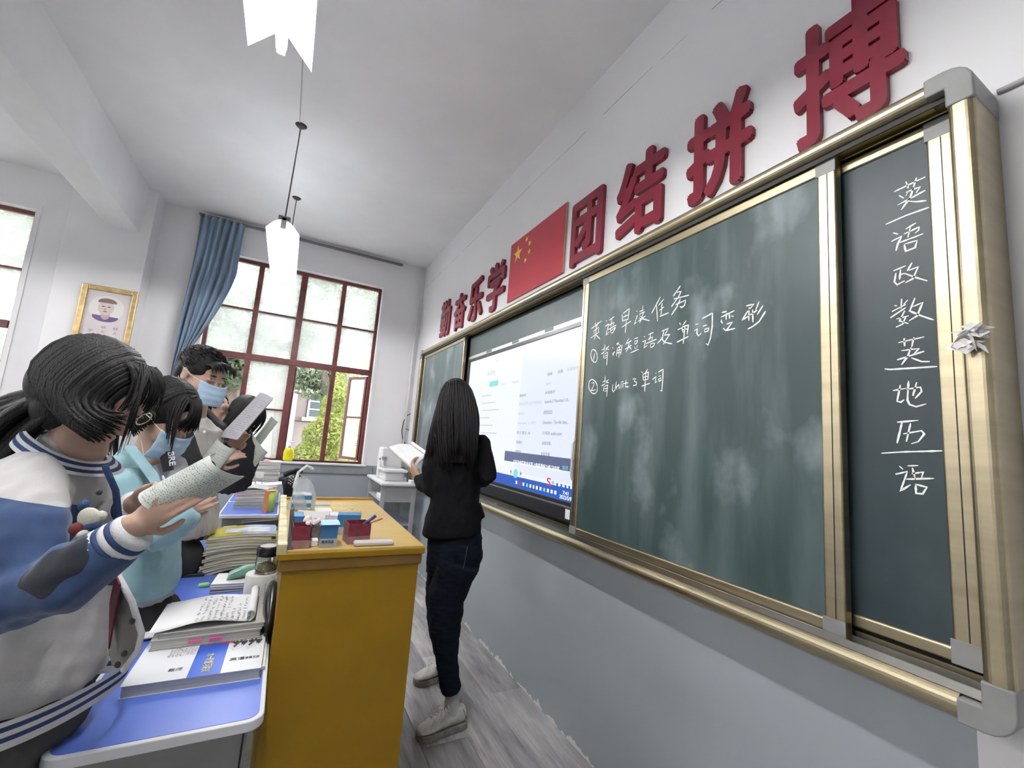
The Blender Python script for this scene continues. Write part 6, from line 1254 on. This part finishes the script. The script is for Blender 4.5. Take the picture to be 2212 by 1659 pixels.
sil(A3, [(880, 430, 452, .04, .10), (920, 455, 488, .05, .10), (980, 460, 492, .06, .10), (1010, 455, 480, .05, .10)], mb=mb)
limb(mb, [g(385, 940, -.1), g(402, 1005, -.14), g(425, 1030, -.13), g(458, 1003, -.03)], [.060, .058, .052, .040], 16); limb(mb, [g(450, 940, .12), g(470, 990, .13), g(492, 968, .10)], [.05, .046, .036], 16)
me = fuse(mb, .006, 3); wrinkle(me, .004, (10, 10, 7), 21); fit_skin(me, coat, 'coat', g3)
wv = (g(545, 850, .1) - g(588, 862, .1))
def tiltpage(P00, P10, P11, P01, bulge): return lambda u, v: Vector(P00).lerp(P10, u).lerp(Vector(P01).lerp(P11, u), v) - FH * (bulge * math.sin(PI * v)) + UP * (bulge * .3 * math.sin(PI * v))
booklet('printed_booklet', 'narrow booklet raised highest, tilted in front of the boy in the mask', tiltpage(g(470, 945, .07), g(562, 848, .12), g(590, 860, .02), g(512, 950, -.03), .018), n_=1, rows=20, cover=M('lilac_newsprint', (.50, .49, .53), .9), seed=5)
booklet('printed_booklet', 'curled page bundle hanging below the raised booklet of the masked boy', rollfn(g(425, 1040, -.10), g(490, 958, .0), g(470, 945, 0) - g(505, 970, 0), .03), n_=-1, rows=14, seed=6)
# girl further on, hidden by the booklets
A5 = (-.42, 3.30); g = lambda px, py, d=0: qp(A5, px, py, d)
booklet('rolled_booklet', 'short rolled booklet held out beyond the girl in the striped jacket', rollfn(g(510, 1010, 0), g(562, 952, .02), g(528, 935, 0) - g(562, 985, 0), .035), n_=-1, rows=12, seed=8)
booklet('rolled_booklet', 'thin tightly rolled paper sticking up at the window', rollfn(g(556, 955, .05), g(594, 905, .05), g(582, 896, 0) - g(596, 908, 0), .012), n_=-1, rows=6, seed=9, txt=False)
def back_person(label, A, g, hcpx, F_, U_, rows, hairfn, mat, neckpx, s=.95, d0=0):
    p_ = thing('person', label, 'person', (A[0], A[1], ZF)); body = MB(); hc = g(*hcpx, d0); nk = g(*neckpx, d0); f, u, r = head(body, hc, F_, U_, nk, s); sil(A, [(py, l + 8, rr - 8, b * .8, d) for py, l, rr, b, d in rows], mb=body)
    c = (g(rows[-1][1], rows[-1][0], 0) + g(rows[-1][2], rows[-1][0], 0)) / 2; legs(A, Vector((c.x - .04, c.y, min(c.z, .55))), [Vector((c.x - .05, c.y - .07, ZF)), Vector((c.x - .05, c.y + .07, ZF))], (.07, .05, .04), M('black_trousers', (.02, .02, .022), .9), p_, body, .09)
    fit_skin(fuse(body, .007, 3), skin, 'body', p_)
    mb = MB(); sil(A, rows, mb=mb); me = fuse(mb, .009, 3); wrinkle(me, .006, seed=17); fit_skin(me, mat, 'jacket', p_)
    mb = MB(); hairfn(mb, hc, f, u, r); mb.build('hair', hair_m, p_, smooth=True); return p_
def h5(mb, hc, f, u, r):
    mb.ell(hc + u * .03 - f * .02, r * .088, f * .100, u * .100); locks(mb, 40, lambda t: hc + u * .11 + r * (-.05 + .1 * t), lambda t: hc + f * .10 - u * (.03 + .05 * math.sin(t * 9) ** 2) + r * (-.06 + .12 * t), lambda t: hc + f * .12 + u * .09 + r * (-.06 + .12 * t), .008, 42); locks(mb, 60, lambda t: hc + u * .12 + f * (.05 - .1 * t), lambda t: g(463 + 30 * t, 975 - 8 * t, -.05), lambda t: g(490 + 50 * t, 850, -.10), .011, 41, jit=.008)
back_person('girl bowed over the desk near the window, long dark hair hiding her face', A5, g, (528, 898), vw(.75, -.2, -.6), vw(.4, 0, .9), [(935, 500, 545, .06, 0), (965, 470, 560, .10, 0), (1010, 462, 556, .12, 0), (1062, 470, 532, .10, 0)], h5, M('black_school_jacket', (.014, .014, .019), .85, bump=.3), (515, 940))
A6 = (-.62, 3.35); g = lambda px, py, d=0: qp(A6, px, py, d)
def h6(mb, hc, f, u, r):
    mb.ell(hc + u * .03 - f * .03, r * .085, f * .092, u * .095); rnd = random.Random(6)
    for k in range(60): a = rnd.uniform(0, 2 * PI); b = rnd.uniform(-.3, 1.4); dd = r * math.sin(a) * math.cos(b) + f * math.cos(a) * math.cos(b) + u * math.sin(b); mb.ell(hc + u * .03 - f * .03 + dd * .088, r * .016, f * .016, u * .016, 8, 6)
back_person('student with curly dark hair glimpsed between the masked boy and the window', A6, g, (458, 885), vw(.95, 0, -.2), vw(.1, 0, 1), [(925, 440, 475, .07, 0), (960, 420, 480, .10, 0), (1050, 420, 475, .11, 0)], h6, M('black_school_jacket', (.014, .014, .019), .85), (452, 925))
# white sleeve resting on the tall pile
A7 = (-.17, 4.55); g = lambda px, py, d=0: qp(A7, px, py, d)
sv_ = thing('person', 'white sleeve with dark cuff stripe resting on the tall book pile by the window', 'person', tuple(g(545, 995)))
mb = MB(); limb(mb, [g(528, 985), g(560, 992)], [.06, .045], 14); me = fuse(mb, .008, 2); wrinkle(me, .004, seed=3); fit_skin(me, white_rib, 'sleeve', sv_)
MB().tube([g(560, 992), g(566, 994)], [.044, .04], 16).build('cuff_band', M('plum_cuff', (.12, .06, .10), .8), sv_, smooth=True); mb = MB(); hand(mb, g(568, 994), vw(1, 0, -.05), vw(0, 0, -1), 1, s=.85); fit_skin(fuse(mb, .005, 3), skin, 'body', sv_)
